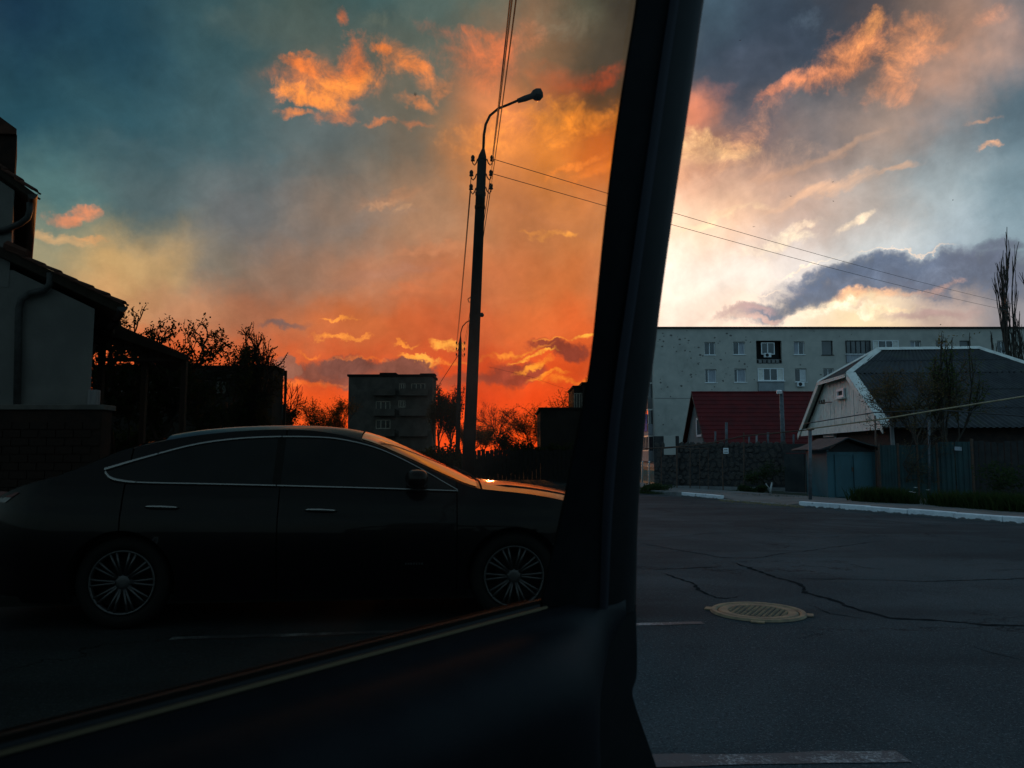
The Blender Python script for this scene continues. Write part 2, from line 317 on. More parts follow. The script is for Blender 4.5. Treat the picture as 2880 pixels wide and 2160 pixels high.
class MB:
    """collects shapes, then links them as one mesh object"""
    def __init__(self): self.v = []; self.f = []
    def add(self, vs, fs):
        o = len(self.v); self.v += [tuple(p) for p in vs]; self.f += [tuple(i + o for i in f) for f in fs]; return self
    def box(self, a, b, M=None):
        x0, y0, z0 = a; x1, y1, z1 = b
        vs = [Vector(p) for p in ((x0,y0,z0),(x1,y0,z0),(x1,y1,z0),(x0,y1,z0),(x0,y0,z1),(x1,y0,z1),(x1,y1,z1),(x0,y1,z1))]
        if M is not None: vs = [M @ p for p in vs]
        return self.add(vs, [(0,3,2,1),(4,5,6,7),(0,1,5,4),(1,2,6,5),(2,3,7,6),(3,0,4,7)])
    def prism(self, poly, d):
        """flat polygon (3-D points) pushed along d"""
        n = len(poly); P = [Vector(p) for p in poly]; d = Vector(d)
        return self.add(P + [p + d for p in P], [tuple(range(n - 1, -1, -1)), tuple(range(n, 2 * n))] + [(i, (i + 1) % n, n + (i + 1) % n, n + i) for i in range(n)])
    def tube(self, path, r, n=6, cap=True):
        P = [Vector(p) for p in path]; m = len(P)
        rs = r if isinstance(r, (list, tuple)) else [r] * m
        vs = []; prev = None
        for i in range(m):
            t = (P[min(i + 1, m - 1)] - P[max(i - 1, 0)]).normalized()
            if prev is None: u = t.orthogonal().normalized()
            else:
                u = prev - t * prev.dot(t)
                u = u.normalized() if u.length > 1e-6 else t.orthogonal().normalized()
            prev = u; w = t.cross(u)
            vs += [P[i] + (u * cos(2 * pi * k / n) + w * sin(2 * pi * k / n)) * rs[i] for k in range(n)]
        fs = [(i * n + k, i * n + (k + 1) % n, (i + 1) * n + (k + 1) % n, (i + 1) * n + k) for i in range(m - 1) for k in range(n)]
        if cap: fs += [tuple(range(n - 1, -1, -1)), tuple((m - 1) * n + k for k in range(n))]
        return self.add(vs, fs)
    def lathe(self, prof, M, n=32):
        """profile of (radius, height) turned round the local z axis of M"""
        vs = [M @ Vector((r * cos(2 * pi * k / n), r * sin(2 * pi * k / n), h)) for r, h in prof for k in range(n)]
        fs = [(i * n + k, i * n + (k + 1) % n, (i + 1) * n + (k + 1) % n, (i + 1) * n + k) for i in range(len(prof) - 1) for k in range(n)]
        return self.add(vs, fs)
    def grid(self, rows):
        m, n = len(rows), len(rows[0])
        return self.add([p for r in rows for p in r], [(i * n + k, i * n + k + 1, (i + 1) * n + k + 1, (i + 1) * n + k) for i in range(m - 1) for k in range(n - 1)])
    def build(self, name, mat, parent=None, smooth=False, bevel=0.0, fix=False):
        me = bpy.data.meshes.new(name); me.from_pydata(self.v, [], self.f); me.materials.append(mat)
        if fix:
            bm = bmesh.new(); bm.from_mesh(me); bmesh.ops.recalc_face_normals(bm, faces=bm.faces); bm.to_mesh(me); bm.free()
        if smooth:
            me.polygons.foreach_set('use_smooth', [True] * len(me.polygons))
        me.update()
        o = bpy.data.objects.new(name, me); COL.objects.link(o)
        if parent is not None: hang(o, parent)
        if bevel:
            b = o.modifiers.new('bevel', 'BEVEL'); b.width = bevel; b.segments = 2; b.limit_method = 'ANGLE'; b.angle_limit = radians(40)
        return o
def hang(o, parent):
    o.parent = parent; o.matrix_parent_inverse = parent.matrix_world.inverted() if parent.matrix_world else Matrix()
def tag(o, label=None, cat=None, group=None, kind=None):
    if label: o['label'] = label
    if cat: o['category'] = cat
    if group: o['group'] = group
    if kind: o['kind'] = kind
    return o
def thing(name, loc, label, cat, group=None):
    o = bpy.data.objects.new(name, None); COL.objects.link(o); o.location = loc; o.empty_display_size = 0.2
    o.matrix_world = Matrix.Translation(loc)
    return tag(o, label, cat, group)
def structure(o): o['kind'] = 'structure'; return o
def stuff(o): o['kind'] = 'stuff'; return o
def inst(name, me, loc, parent, rot=None, scale=None):
    """another object on shared mesh data"""
    o = bpy.data.objects.new(name, me); COL.objects.link(o); o.location = loc
    if rot is not None: o.rotation_euler = rot
    if scale is not None: o.scale = scale
    if parent is not None:
        o.parent = parent; o.matrix_parent_inverse = Matrix.Translation(-parent.location)
    return o
def V(x, y, z): return Vector((x, y, z))
def sag(a, b, drop, n=14):
    return [a.lerp(b, i / n) - V(0, 0, drop * 4 * (i / n) * (1 - i / n)) for i in range(n + 1)]

# ------------------------------------------------------------------ materials
M_black = material('black_plastic', (0.012, 0.012, 0.013), (0.018, 0.018, 0.02), 60, 0.55, bump=0.1, bscale=400)
M_rubber = material('black_rubber', (0.012, 0.012, 0.012), None, rough=0.75)
M_chrome = material('chrome', (0.62, 0.63, 0.65), None, rough=0.16, metal=1.0)
M_steel = material('galvanised_steel', (0.13, 0.14, 0.15), (0.08, 0.085, 0.09), 8, 0.6, metal=0.3)
M_concrete = material('concrete', (0.24, 0.23, 0.22), (0.16, 0.155, 0.15), 3, 0.9, bump=0.4)
M_plaster = material('pale_plaster', (0.50, 0.46, 0.40), (0.43, 0.40, 0.35), 0.9, 0.9, bump=0.25, bscale=12, dirt=((0.30, 0.285, 0.25), 0.35, 0.6))
M_plaster2 = material('house_plaster', (0.30, 0.31, 0.31), (0.23, 0.24, 0.245), 1.2, 0.9, bump=0.25, bscale=20)
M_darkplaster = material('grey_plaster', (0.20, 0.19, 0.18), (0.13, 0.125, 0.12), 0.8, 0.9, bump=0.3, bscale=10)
M_white = material('white_plastic', (0.78, 0.78, 0.77), None, rough=0.45)
M_whitewood = material('white_paint', (0.78, 0.75, 0.67), (0.66, 0.63, 0.57), 6, 0.65, bump=0.2, dirt=((0.35, 0.32, 0.28), 3, 0.35))
M_glass = material('window_glass', (0.03, 0.035, 0.04), (0.06, 0.065, 0.07), 0.6, 0.06, spec=0.7)
M_curtain = material('curtain', (0.42, 0.43, 0.46), (0.30, 0.31, 0.34), 5, 0.9, stretch=(6, 6, 0.6))
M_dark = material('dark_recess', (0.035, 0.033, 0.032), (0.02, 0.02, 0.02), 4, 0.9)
M_slate = material('asbestos_slate', (0.046, 0.047, 0.049), (0.03, 0.031, 0.033), 2.2, 0.85, bump=0.3, dirt=((0.06, 0.065, 0.04), 1.5, 0.6))
M_redroof = material('red_metal_roof', (0.12, 0.009, 0.009), (0.08, 0.008, 0.008), 1.6, 0.7, spec=0.2, dirt=((0.06, 0.02, 0.02), 0.8, 0.5))
M_tile = material('clay_tile', (0.16, 0.07, 0.05), (0.09, 0.045, 0.035), 5, 0.85, bump=0.3)
M_brick = material('old_brick', (0.055, 0.033, 0.026), (0.03, 0.022, 0.02), 6, 0.9, bump=0.4)
M_stone = material('rubble_stone', (0.045, 0.043, 0.042), (0.09, 0.07, 0.055), 7, 0.9, bump=0.5, bscale=25)
M_mortar = material('dark_mortar', (0.032, 0.031, 0.03), (0.05, 0.046, 0.044), 8, 0.95, bump=0.4)
M_bluedoor = material('blue_painted_metal', (0.04, 0.115, 0.135), (0.03, 0.085, 0.10), 2.5, 0.5, dirt=((0.07, 0.05, 0.035), 3, 0.5), stretch=(1, 1, 0.4))
M_greenmetal = material('green_painted_metal', (0.018, 0.055, 0.055), (0.012, 0.035, 0.037), 2, 0.5, dirt=((0.05, 0.03, 0.02), 4, 0.35))
M_rust = material('rusty_iron', (0.07, 0.05, 0.04), (0.12, 0.06, 0.035), 14, 0.8, bump=0.2)
M_pole = material('lamp_post_concrete', (0.05, 0.048, 0.046), (0.035, 0.034, 0.033), 3, 0.9, bump=0.3)
M_wood = material('weathered_wood', (0.05, 0.038, 0.028), (0.032, 0.025, 0.019), 8, 0.8, stretch=(1, 1, 0.1), bump=0.2)
M_bark = material('bark', (0.07, 0.055, 0.042), (0.035, 0.028, 0.022), 12, 0.95, bump=0.5, stretch=(1, 1, 0.3))
M_whitebark = material('whitewashed_bark', (0.68, 0.68, 0.66), (0.40, 0.38, 0.34), 8, 0.9)
M_wire = material('wire_cable', (0.03, 0.03, 0.03), None, rough=0.6)
M_blue = material('blue_cloth', (0.04, 0.13, 0.55), (0.03, 0.10, 0.45), 5, 0.9)
M_insul = material('insulator_ceramic', (0.05, 0.03, 0.02), None, rough=0.3)
M_yellowpipe = material('ochre_pipe_paint', (0.36, 0.29, 0.17), (0.25, 0.2, 0.12), 6, 0.6)

def leaf_material(name, c1, c2, trans=0.5):
    m = bpy.data.materials.new(name); m.use_nodes = True
    T = NT(m.node_tree); T.n.clear()
    g = T.node('ShaderNodeNewGeometry')
    col = T.mix(g.outputs['Random Per Island'], (*c1, 1), (*c2, 1))
    d = T.node('ShaderNodeBsdfDiffuse'); t = T.node('ShaderNodeBsdfTranslucent'); x = T.node('ShaderNodeMixShader')
    T.l.new(col, d.inputs[0]); T.l.new(col, t.inputs[0]); x.inputs[0].default_value = trans
    T.l.new(d.outputs[0], x.inputs[1]); T.l.new(t.outputs[0], x.inputs[2])
    o = T.node('ShaderNodeOutputMaterial'); T.l.new(x.outputs[0], o.inputs[0])
    return m
M_leaf = leaf_material('leaves', (0.045, 0.075, 0.025), (0.10, 0.11, 0.04))
M_leafdark = leaf_material('dark_leaves', (0.025, 0.045, 0.02), (0.06, 0.08, 0.03))
M_leafbrown = leaf_material('young_brown_leaves', (0.09, 0.07, 0.03), (0.14, 0.10, 0.045))
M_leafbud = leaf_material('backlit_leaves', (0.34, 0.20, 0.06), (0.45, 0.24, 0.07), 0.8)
M_grass = leaf_material('grass_blades', (0.02, 0.04, 0.012), (0.045, 0.065, 0.022), 0.4)
M_petal = leaf_material('white_petals', (0.75, 0.75, 0.72), (0.8, 0.8, 0.78), 0.3)

# ------------------------------------------------------------------ trees
def skeleton(rng, levels, kids, up, spread, shorten, wiggle):
    """branches in a unit frame, as (points, radius at start, radius at end, level)"""
    out = []
    def grow(p, d, L, r, lev):
        n = 4 if lev < levels else 3
        pts_ = [p]; q = p.copy(); dd = d.copy()
        for i in range(n):
            dd = (dd + V(rng.gauss(0, wiggle), rng.gauss(0, wiggle), rng.gauss(0, wiggle * 0.6)) + V(0, 0, up * 0.12)).normalized()
            q = q + dd * (L / n); pts_.append(q.copy())
        out.append((pts_, r, r * 0.55, lev))
        if lev >= levels: return
        for k in range(kids[lev]):
            f = rng.uniform(0.35, 1.0) if k else 1.0
            i = min(int(f * n), n - 1); b = pts_[i].lerp(pts_[i + 1], f * n - i if f < 1 else 1)
            a = rng.uniform(0, 2 * pi); s = spread * rng.uniform(0.6, 1.2) * (0.45 if k == 0 else 1)
            u = dd.orthogonal().normalized(); w = dd.cross(u)
            nd = (dd * cos(s) + (u * cos(a) + w * sin(a)) * sin(s) + V(0, 0, up * 0.3)).normalized()
            grow(b, nd, L * shorten * rng.uniform(0.75, 1.15), r * (0.62 if k else 0.75), lev + 1)
    grow(V(0, 0, 0), V(rng.gauss(0, 0.05), rng.gauss(0, 0.05), 1).normalized(), 1.0, 0.05, 0)
    return out
def fit(sk, W_, D_, H_, base):
    zs = [p.z for b in sk for p in b[0]]; xs = [p.x for b in sk for p in b[0]]; ys = [p.y for b in sk for p in b[0]]
    xs.sort(); ys.sort(); m = len(xs); q0, q1 = int(m * 0.02), int(m * 0.98)
    sx, sy, sz = W_ / max(xs[q1] - xs[q0], 1e-3), D_ / max(ys[q1] - ys[q0], 1e-3), H_ / max(zs)
    cx = (xs[q1] + xs[q0]) / 2
    return [([V(base[0] + p.x * sx - cx * sx * min(1, p.z / (max(zs) * 0.4)), base[1] + p.y * sy, base[2] + p.z * sz) for p in b[0]], b[1], b[2], b[3]) for b in sk]
def leaves_mesh(rng, spots, size, per, spreadr, name, mat, parent):
    mb = MB()
    for c in spots:
        for k in range(per):
            p = c + V(rng.gauss(0, spreadr), rng.gauss(0, spreadr), rng.gauss(0, spreadr))
            a = V(rng.uniform(-1, 1), rng.uniform(-1, 1), rng.uniform(-1, 1)).normalized(); b = a.orthogonal().normalized()
            s = size * rng.uniform(0.6, 1.3); a = a * s; b = b * s * 0.55
            mb.add([p - a, p + b, p + a, p - b], [(0, 1, 2, 3)])
    return mb.build(name, mat, parent)
def tree(name, label, base, W_, H_, seed, levels=4, kids=(4, 4, 3, 3), up=0.5, spread=0.75, shorten=0.66, wiggle=0.18, D_=None, trunk_r=0.1, leaf=None, leaf_size=0.06, per=5, spreadr=0.12, cat='tree', group=None, twig=0.006, leaf_from=None, bark=None, frac=1.0):
    rng = random.Random(seed)
    sk = fit(skeleton(rng, levels, kids, up, spread, shorten, wiggle), W_, D_ or W_ * 0.7, H_, base)
    t = thing(name, Vector(base), label, cat, group)
    mb = MB(); k = trunk_r / 0.05
    for P, r0, r1, lev in sk:
        n = len(P); a = max(r0 * k, twig); b = max(r1 * k, twig * 0.7)
        mb.tube(P, [a + (b - a) * i / (n - 1) for i in range(n)], 6 if lev == 0 else 4 if lev < 3 else 3, cap=False)
    mb.build('trunk', bark or M_bark, t, smooth=True)
    if leaf is not None:
        lf = levels - 1 if leaf_from is None else leaf_from
        spots = [p for P, r0, r1, lev in sk if lev >= lf for p in P[1:] if rng.random() < frac]
        leaves_mesh(rng, spots, leaf_size, per, spreadr, 'crown', leaf, t)
    return t
def bush(name, label, base, W_, H_, seed, mat, n=900, size=0.06, cat='bush', group=None, D_=None):
    """low leafy mass: stems plus leaf-sized faces through its volume"""
    rng = random.Random(seed); t = thing(name, Vector(base), label, cat, group); D_ = D_ or W_ * 0.6
    mb = MB(); spots = []
    lumps = [(rng.uniform(-0.36, 0.36), rng.uniform(-0.36, 0.36), rng.uniform(0.35, 0.78), rng.uniform(0.16, 0.3)) for _ in range(9)]
    for _ in range(n):
        l = rng.choice(lumps); v = V(rng.gauss(0, 1), rng.gauss(0, 1), rng.gauss(0, 1)).normalized() * l[3] * rng.uniform(0.3, 1.05)
        spots.append(V(base[0] + (l[0] + v.x) * W_, base[1] + (l[1] + v.y) * D_, base[2] + max(0.02, min(1.0, l[2] * 0.8 + v.z * 1.0)) * H_))
    for i in range(14):
        e = rng.choice(spots); b = Vector(base) + V(rng.uniform(-0.1, 0.1) * W_, rng.uniform(-0.1, 0.1) * D_, 0)
        mb.tube([b, b.lerp(e, 0.5) + V(0, 0, 0.05 * H_), e], [0.014, 0.009, 0.004], 4, cap=False)
    mb.build('stem', M_bark, t); leaves_mesh(rng, spots, size, 2, size * 0.7, 'foliage', mat, t)
    return t
def grass(name, pts_list, h, seed, mat, n, lean=0.35, w=0.012):
    """blades over a list of (x, y, z, radius) patches, one object"""
    rng = random.Random(seed); mb = MB()
    for x, y, z, r in pts_list:
        for _ in range(n):
            a = rng.uniform(0, 2 * pi); q = r * sqrt(rng.random()); b = V(x + q * cos(a), y + q * sin(a), z)
            hh = h * rng.uniform(0.45, 1.1); t = V(rng.gauss(0, lean) * hh, rng.gauss(0, lean) * hh, hh)
            s = V(cos(a * 7), sin(a * 7), 0) * w
            mb.add([b - s, b + s, b + t * 0.55 + V(0, 0, hh * 0.08) + s * 0.7, b + t * 0.55 + V(0, 0, hh * 0.08) - s * 0.7, b + t], [(0, 1, 2, 3), (3, 2, 4)])
    return mb.build(name, mat)

# ================================================================== ground, road, pavements
def asphalt():
    m = bpy.data.materials.new('asphalt'); m.use_nodes = True
    T = NT(m.node_tree); bs = T.n['Principled BSDF']; t = T.node('ShaderNodeTexCoord'); v = t.outputs['Object']
    c = T.mix(T.ramp(T.noise(v, 0.35, 5, 0.6, 0.6), 0.38, 0.65), (0.038, 0.049, 0.053, 1), (0.063, 0.076, 0.080, 1))
    c = T.mix(T.ramp(T.noise(v, 1.7, 5, 0.65, 0.3), 0.5, 0.75, 0, 0.5), c, (0.030, 0.033, 0.034, 1))
    g = T.noise(v, 95, 3, 0.75)
    c = T.mix(T.ramp(g, 0.56, 0.70, 0, 0.8), c, (0.24, 0.245, 0.25, 1))
    c = T.mix(T.ramp(T.noise(v, 34, 3, 0.7), 0.55, 0.72, 0, 0.6), c, (0.15, 0.155, 0.165, 1))
    c = T.mix(T.ramp(T.noise(v, 60, 3, 0.7), 0.52, 0.68, 0, 0.8), c, (0.018, 0.018, 0.020, 1))
    # tyre-polished lanes along the street and tarry repairs
    sm = T.node('ShaderNodeMapping'); T.l.new(v, sm.inputs[0]); sm.inputs['Scale'].default_value = (0.16, 0.9, 1); sm.inputs['Rotation'].default_value = (0, 0, -0.1)
    c = T.mix(T.ramp(T.noise(sm.outputs[0], 1.0, 4, 0.55), 0.48, 0.66, 0, 0.45), c, (0.026, 0.029, 0.031, 1))
    c = T.mix(T.ramp(T.noise(v, 0.23, 7, 0.62, 1.2), 0.57, 0.60, 0, 0.4), c, (0.028, 0.030, 0.032, 1))
    # fine hairline cracks
    vo = T.node('ShaderNodeTexVoronoi', feature='DISTANCE_TO_EDGE')
    T.l.new(T.vec('ADD', v, T.scale(T.noise(v, 1.2, 6, 0.7, out=1), 1.6)), vo.inputs['Vector']); vo.inputs['Scale'].default_value = 0.42
    crack = T.math('MULTIPLY', T.ramp(vo.outputs[0], 0.0, 0.010, 1, 0), T.ramp(T.noise(v, 0.5, 3), 0.45, 0.58))
    c = T.mix(T.math('MULTIPLY', crack, 0.8), c, (0.012, 0.012, 0.013, 1))
    T.put(bs.inputs['Base Color'], c); bs.inputs['Roughness'].default_value = 0.95; bs.inputs['Specular IOR Level'].default_value = 0.04
    b = T.node('ShaderNodeBump'); b.inputs['Strength'].default_value = 0.7; b.inputs['Distance'].default_value = 0.008
    T.l.new(T.math('SUBTRACT', T.noise(v, 80, 4, 0.75), T.math('MULTIPLY', crack, 1.5)), b.inputs['Height']); T.l.new(b.outputs[0], bs.inputs['Normal'])
    return m
M_asphalt = asphalt()
M_soil = material('dry_soil_and_grass', (0.06, 0.055, 0.04), (0.04, 0.05, 0.025), 0.8, 0.95, bump=0.4)
M_pave = material('old_pavement', (0.15, 0.145, 0.135), (0.10, 0.10, 0.095), 1.5, 0.9, bump=0.4, dirt=((0.07, 0.06, 0.045), 0.8, 0.6))

mb = MB(); n = 64
mb.add([V(0, 0, -0.03)] + [V(1500 * cos(2 * pi * k / n), 1500 * sin(2 * pi * k / n), -0.03) for k in range(n)], [(0, 1 + k, 1 + (k + 1) % n) for k in range(n)])
structure(mb.build('ground', M_soil))
road = structure(MB().add([V(-70, -40, 0), V(70, -40, 0), V(70, 90, 0), V(-70, 90, 0)], [(0, 1, 2, 3)]).build('road', M_asphalt))

def densify(P, step):
    out = [P[0]]
    for a, b in zip(P, P[1:]):
        k = max(1, int((b - a).length / step))
        out += [a.lerp(b, i / k) for i in range(1, k + 1)]
    return out
KPX = [(3300, 1520), (2900, 1478), (2700, 1461), (2480, 1444), (2258, 1426), (2140, 1416), (2030, 1407), (1912, 1396), (1795, 1387)]
K = [onz(x, y) for x, y in KPX]
K = K + [K[-1] + V(-0.9, 4, 0), K[-1] + V(-1.3, 12, 0), K[-1] + V(-1.6, 40, 0)]
KD = densify(K, 0.5)
def kerb_normal(i):
    a = KD[max(i - 1, 0)]; b = KD[min(i + 1, len(KD) - 1)]; t = (b - a).normalized()
    return V(t.y, -t.x, 0)            # towards the houses
H_K = 0.13
def pxs(p):
    q = p - CAM; c, s = cos(PITCH), sin(PITCH); dep = q.y * c + q.z * s; up = -q.y * s + q.z * c
    return 1440 + q.x / dep * FPX, 1080 - up / dep * FPX
inner_line = [KD[i] + kerb_normal(i) * 2.3 for i in range(len(KD))]
LOW = []
for i, p in enumerate(KD):
    x = pxs(p)[0]; LOW.append(min(1, max(0, (x - 2015) / 25)) * min(1, max(0, (2262 - x) / 25)))
rows = [[KD[i] + kerb_normal(i) * 0.13 + V(0, 0, -0.05) for i in range(len(KD))], [KD[i] + kerb_normal(i) * 0.13 + V(0, 0, (H_K - 0.014) * (1 - LOW[i]) + 0.018 * LOW[i]) for i in range(len(KD))], [KD[i] + kerb_normal(i) * 1.2 + V(0, 0, (H_K - 0.017) * (1 - 0.55 * LOW[i])) for i in range(len(KD))], [p + V(0, 0, H_K - 0.02) for p in inner_line], [p + kerb_normal(i) * 0.05 + V(0, 0, 0.01) for i, p in enumerate(inner_line)]]
pav = structure(MB().grid(rows).build('pavement', M_pave))
verge = structure(MB().prism([p + V(0, 0, 0.02) for p in inner_line] + [V(40, 70, 0.02), V(70, 70, 0.02), V(70, 5, 0.02)], (0, 0, -0.01)).build('verge', M_soil))
# kerb stones one by one
rng = random.Random(4)
cum = [0]
for a, b in zip(KD, KD[1:]): cum.append(cum[-1] + (b - a).length)
def along(s):
    for i in range(len(cum) - 1):
        if s <= cum[i + 1]: 
            f = (s - cum[i]) / (cum[i + 1] - cum[i]); return KD[i].lerp(KD[i + 1], f), (KD[i + 1] - KD[i]).normalized()
    return KD[-1], (KD[-1] - KD[-2]).normalized()
M_kerb = material('kerb_concrete', (0.20, 0.195, 0.185), (0.13, 0.125, 0.12), 4, 0.9, bump=0.4)
def worn_white():
    m = material('worn_whitewash', (0.80, 0.81, 0.81), (0.66, 0.67, 0.68), 5, 0.85, bump=0.4)
    T = NT(m.node_tree); bs = T.n['Principled BSDF']; t = T.node('ShaderNodeTexCoord'); v = t.outputs['Object']
    src = bs.inputs['Base Color'].links[0].from_socket
    s = T.node('ShaderNodeSeparateXYZ'); T.l.new(v, s.inputs[0])
    k = T.math('ADD', T.noise(v, 6, 7, 0.7), T.ramp(s.outputs[2], 0.0, 0.07, 0.34, 0.0))
    T.put(bs.inputs['Base Color'], T.mix(T.ramp(k, 0.58, 0.72), src, (0.12, 0.115, 0.11, 1)))
    return m
M_kerbwhite = worn_white()
s = 0.0; L = 1.0
while s < cum[-1] - 30:
    p, t = along(s + L / 2); x, y = pxs(p)
    nrm = V(t.y, -t.x, 0); ang = atan2(t.y, t.x)
    white = x > 2250 or 1905 < x < 2025
    low = 2025 <= x <= 2250
    h = 0.025 if low else H_K + rng.uniform(-0.008, 0.008)
    mb = MB(); Mx = Matrix.Translation(p + V(0, 0, 0)) @ Matrix.Rotation(ang + rng.gauss(0, 0.006), 4, 'Z') @ Matrix.Rotation(rng.gauss(0, 0.006), 4, 'Y')
    # local: x along, -y towards houses
    g = 0.006
    mb.box((-L / 2 + g, -0.16, -0.06), (L / 2 - g, 0.0 + rng.uniform(-0.01, 0.01), h), Mx)
    o = mb.build('kerb_stone', M_kerbwhite if white else M_kerb, pav, bevel=0.018)
    if white: o['label'] = 'whitewashed kerb stone with worn lower edge'
    elif low: o['label'] = 'sunken kerb stone at the driveway'
    s += L
# crumbled earth and gravel along the dropped kerb
mb = MB()
for i in range(700):
    x = rng.uniform(2022, 2262); p = onz(x, 1407 + (x - 2030) * 0.0826 + rng.gauss(0, 2.0), 0.0); r = rng.uniform(0.008, 0.03)
    mb.add([p + V(r, 0, 0.006), p + V(0, r, 0.006), p + V(-r, 0, 0.006), p + V(0, -r, 0.006), p + V(0, 0, r + 0.012)], [(0, 1, 4), (1, 2, 4), (2, 3, 4), (3, 0, 4)])
stuff(mb.build('gravel', material('ochre_gravel', (0.22, 0.16, 0.08), (0.13, 0.10, 0.06), 9, 0.95)))

# cracks in the road: open seams as ragged strips of dark filler
def crack(path, w, seed, mb):
    w *= 1.05
    rng = random.Random(seed); P = densify([onz(x, y) for x, y in path], 0.05); vs = []
    off = 0
    for i, p in enumerate(P):
        t = (P[min(i + 1, len(P) - 1)] - P[max(i - 1, 0)]).normalized(); nn = V(-t.y, t.x, 0)
        off = off * 0.8 + rng.gauss(0, 0.012); ww = w * rng.uniform(0.35, 1.4) * min(1, i / 6, (len(P) - 1 - i) / 6 + 0.1)
        q = p + nn * off
        vs.append([q - nn * ww + V(0, 0, 0.003), q + nn * ww + V(0, 0, 0.003)])
    mb.grid(vs)
mb = MB()
for k, (w, path) in enumerate([
    (0.022, [(2070, 1582), (2110, 1600), (2180, 1625), (2262, 1652), (2275, 1668), (2350, 1688), (2425, 1718), (2500, 1738), (2620, 1745), (2780, 1760), (2940, 1764)]),
    (0.010, [(2222, 1628), (2400, 1631), (2600, 1636), (2760, 1632), (2960, 1622)]),
    (0.010, [(1795, 1526), (1880, 1542), (1990, 1560), (2030, 1568), (2120, 1570), (2260, 1552), (2380, 1534), (2480, 1522)]),
    (0.009, [(1820, 1605), (1930, 1598), (2060, 1592)]),
    (0.008, [(2130, 1464), (2210, 1478), (2330, 1486), (2430, 1498), (2470, 1510)]),
    (0.008, [(1860, 1512), (2010, 1500), (2180, 1496), (2300, 1505), (2420, 1499)]),
    (0.016, [(1860, 1610), (1940, 1640), (1965, 1660), (2010, 1682), (2045, 1684), (2100, 1674)]),
    (0.012, [(1820, 1430), (1860, 1434), (1900, 1442)]), (0.008, [(1795, 1443), (1880, 1441), (1960, 1446)]),
    (0.010, [(2270, 1700), (2340, 1726), (2440, 1740)]), (0.006, [(2700, 1806), (2800, 1836), (2900, 1862)]),
    (0.009, [(1795, 1478), (1850, 1474), (1900, 1480)])]): crack(path, w, k, mb)
o = mb.build('road_crack', material('crack_filler', (0.016, 0.017, 0.018), (0.028, 0.029, 0.030), 9, 1.0, spec=0.0), road)
stuff(o)
# dark patch and sunken rim by the manhole
def worn_paint(name, c):
    m = bpy.data.materials.new(name); m.use_nodes = True
    T = NT(m.node_tree); bs = T.n['Principled BSDF']; t = T.node('ShaderNodeTexCoord'); v = t.outputs['Object']
    k = T.math('ADD', T.math('MULTIPLY', T.noise(v, 2.4, 6, 0.7), 0.6), T.math('MULTIPLY', T.noise(v, 70, 4, 0.8), 0.5))
    T.put(bs.inputs['Base Color'], T.mix(T.ramp(k, 0.545, 0.70), (0.055, 0.056, 0.06, 1), (*c, 1))); bs.inputs['Roughness'].default_value = 0.8
    return m
M_line = worn_paint('worn_road_paint', (0.36, 0.38, 0.38))
def line(pa, pb, w, name='road_marking'):
    a, b = onz(*pa), onz(*pb); t = (b - a).normalized(); nn = V(-t.y, t.x, 0) * w / 2
    rng = random.Random(int(pa[0])); P = densify([a, b], 0.15); rows = [[p - nn * rng.uniform(0.75, 1.1) + V(0, 0, 0.004), p + nn * rng.uniform(0.75, 1.1) + V(0, 0, 0.004)] for p in P]
    return structure(MB().grid(rows).build(name, M_line))
line((480, 1797), (1975, 1752), 0.09); line((1500, 2148), (2540, 2128), 0.13)

# ------------------------------------------------------------------ manhole
mc = onz(2132, 1724); th = thing('manhole', mc, 'round iron manhole cover with studded grid set in the asphalt', 'manhole')
M_iron = material('cast_iron', (0.27, 0.19, 0.105), (0.17, 0.125, 0.08), 9, 0.7, metal=0.25, bump=0.3, dirt=((0.07, 0.06, 0.05), 6, 0.6))
T0 = Matrix.Translation(mc); R0 = 0.365
MB().lathe([(R0 * 0.86, 0.004), (R0 * 0.86, 0.012), (R0 * 0.90, 0.022), (R0 * 0.98, 0.022), (R0 * 1.01, 0.004)], T0, 48).build('frame', M_iron, th)
MB().lathe([(0.0, 0.0115), (R0 * 0.622, 0.0115)], T0, 40).build('grid_bed', M_dark, th)
MB().lathe([(R0 * 0.62, 0.010), (R0 * 0.64, 0.018), (R0 * 0.80, 0.020), (R0 * 0.83, 0.014), (R0 * 0.845, 0.005)], T0, 48).build('cover', M_iron, th)
mb = MB(); s_ = 0.047
for i in range(-6, 7):
    for j in range(-6, 7):
        x = (i + 0.5 * (j % 2)) * s_; y = j * s_ * 0.87
        if x * x + y * y < (R0 * 0.60) ** 2:
            mb.add([mc + V(x + dx * 0.019, y + dy * 0.017, 0.011) for dx, dy in ((1, 0), (0, 1), (-1, 0), (0, -1))] + [mc + V(x + dx * 0.013, y + dy * 0.012, 0.021) for dx, dy in ((1, 0), (0, 1), (-1, 0), (0, -1))], [(4, 5, 6, 7)] + [(k, (k + 1) % 4, 4 + (k + 1) % 4, 4 + k) for k in range(4)])
stuff(mb.build('stud', M_iron, th))
for a in (-0.35, 1.2, 2.75, 4.4):
    Mx = T0 @ Matrix.Rotation(a, 4, 'Z'); MB().box((R0 * 0.97, -0.05, 0.002), (R0 * 1.13, 0.05, 0.014), Mx).build('lug', M_iron, th, bevel=0.004)
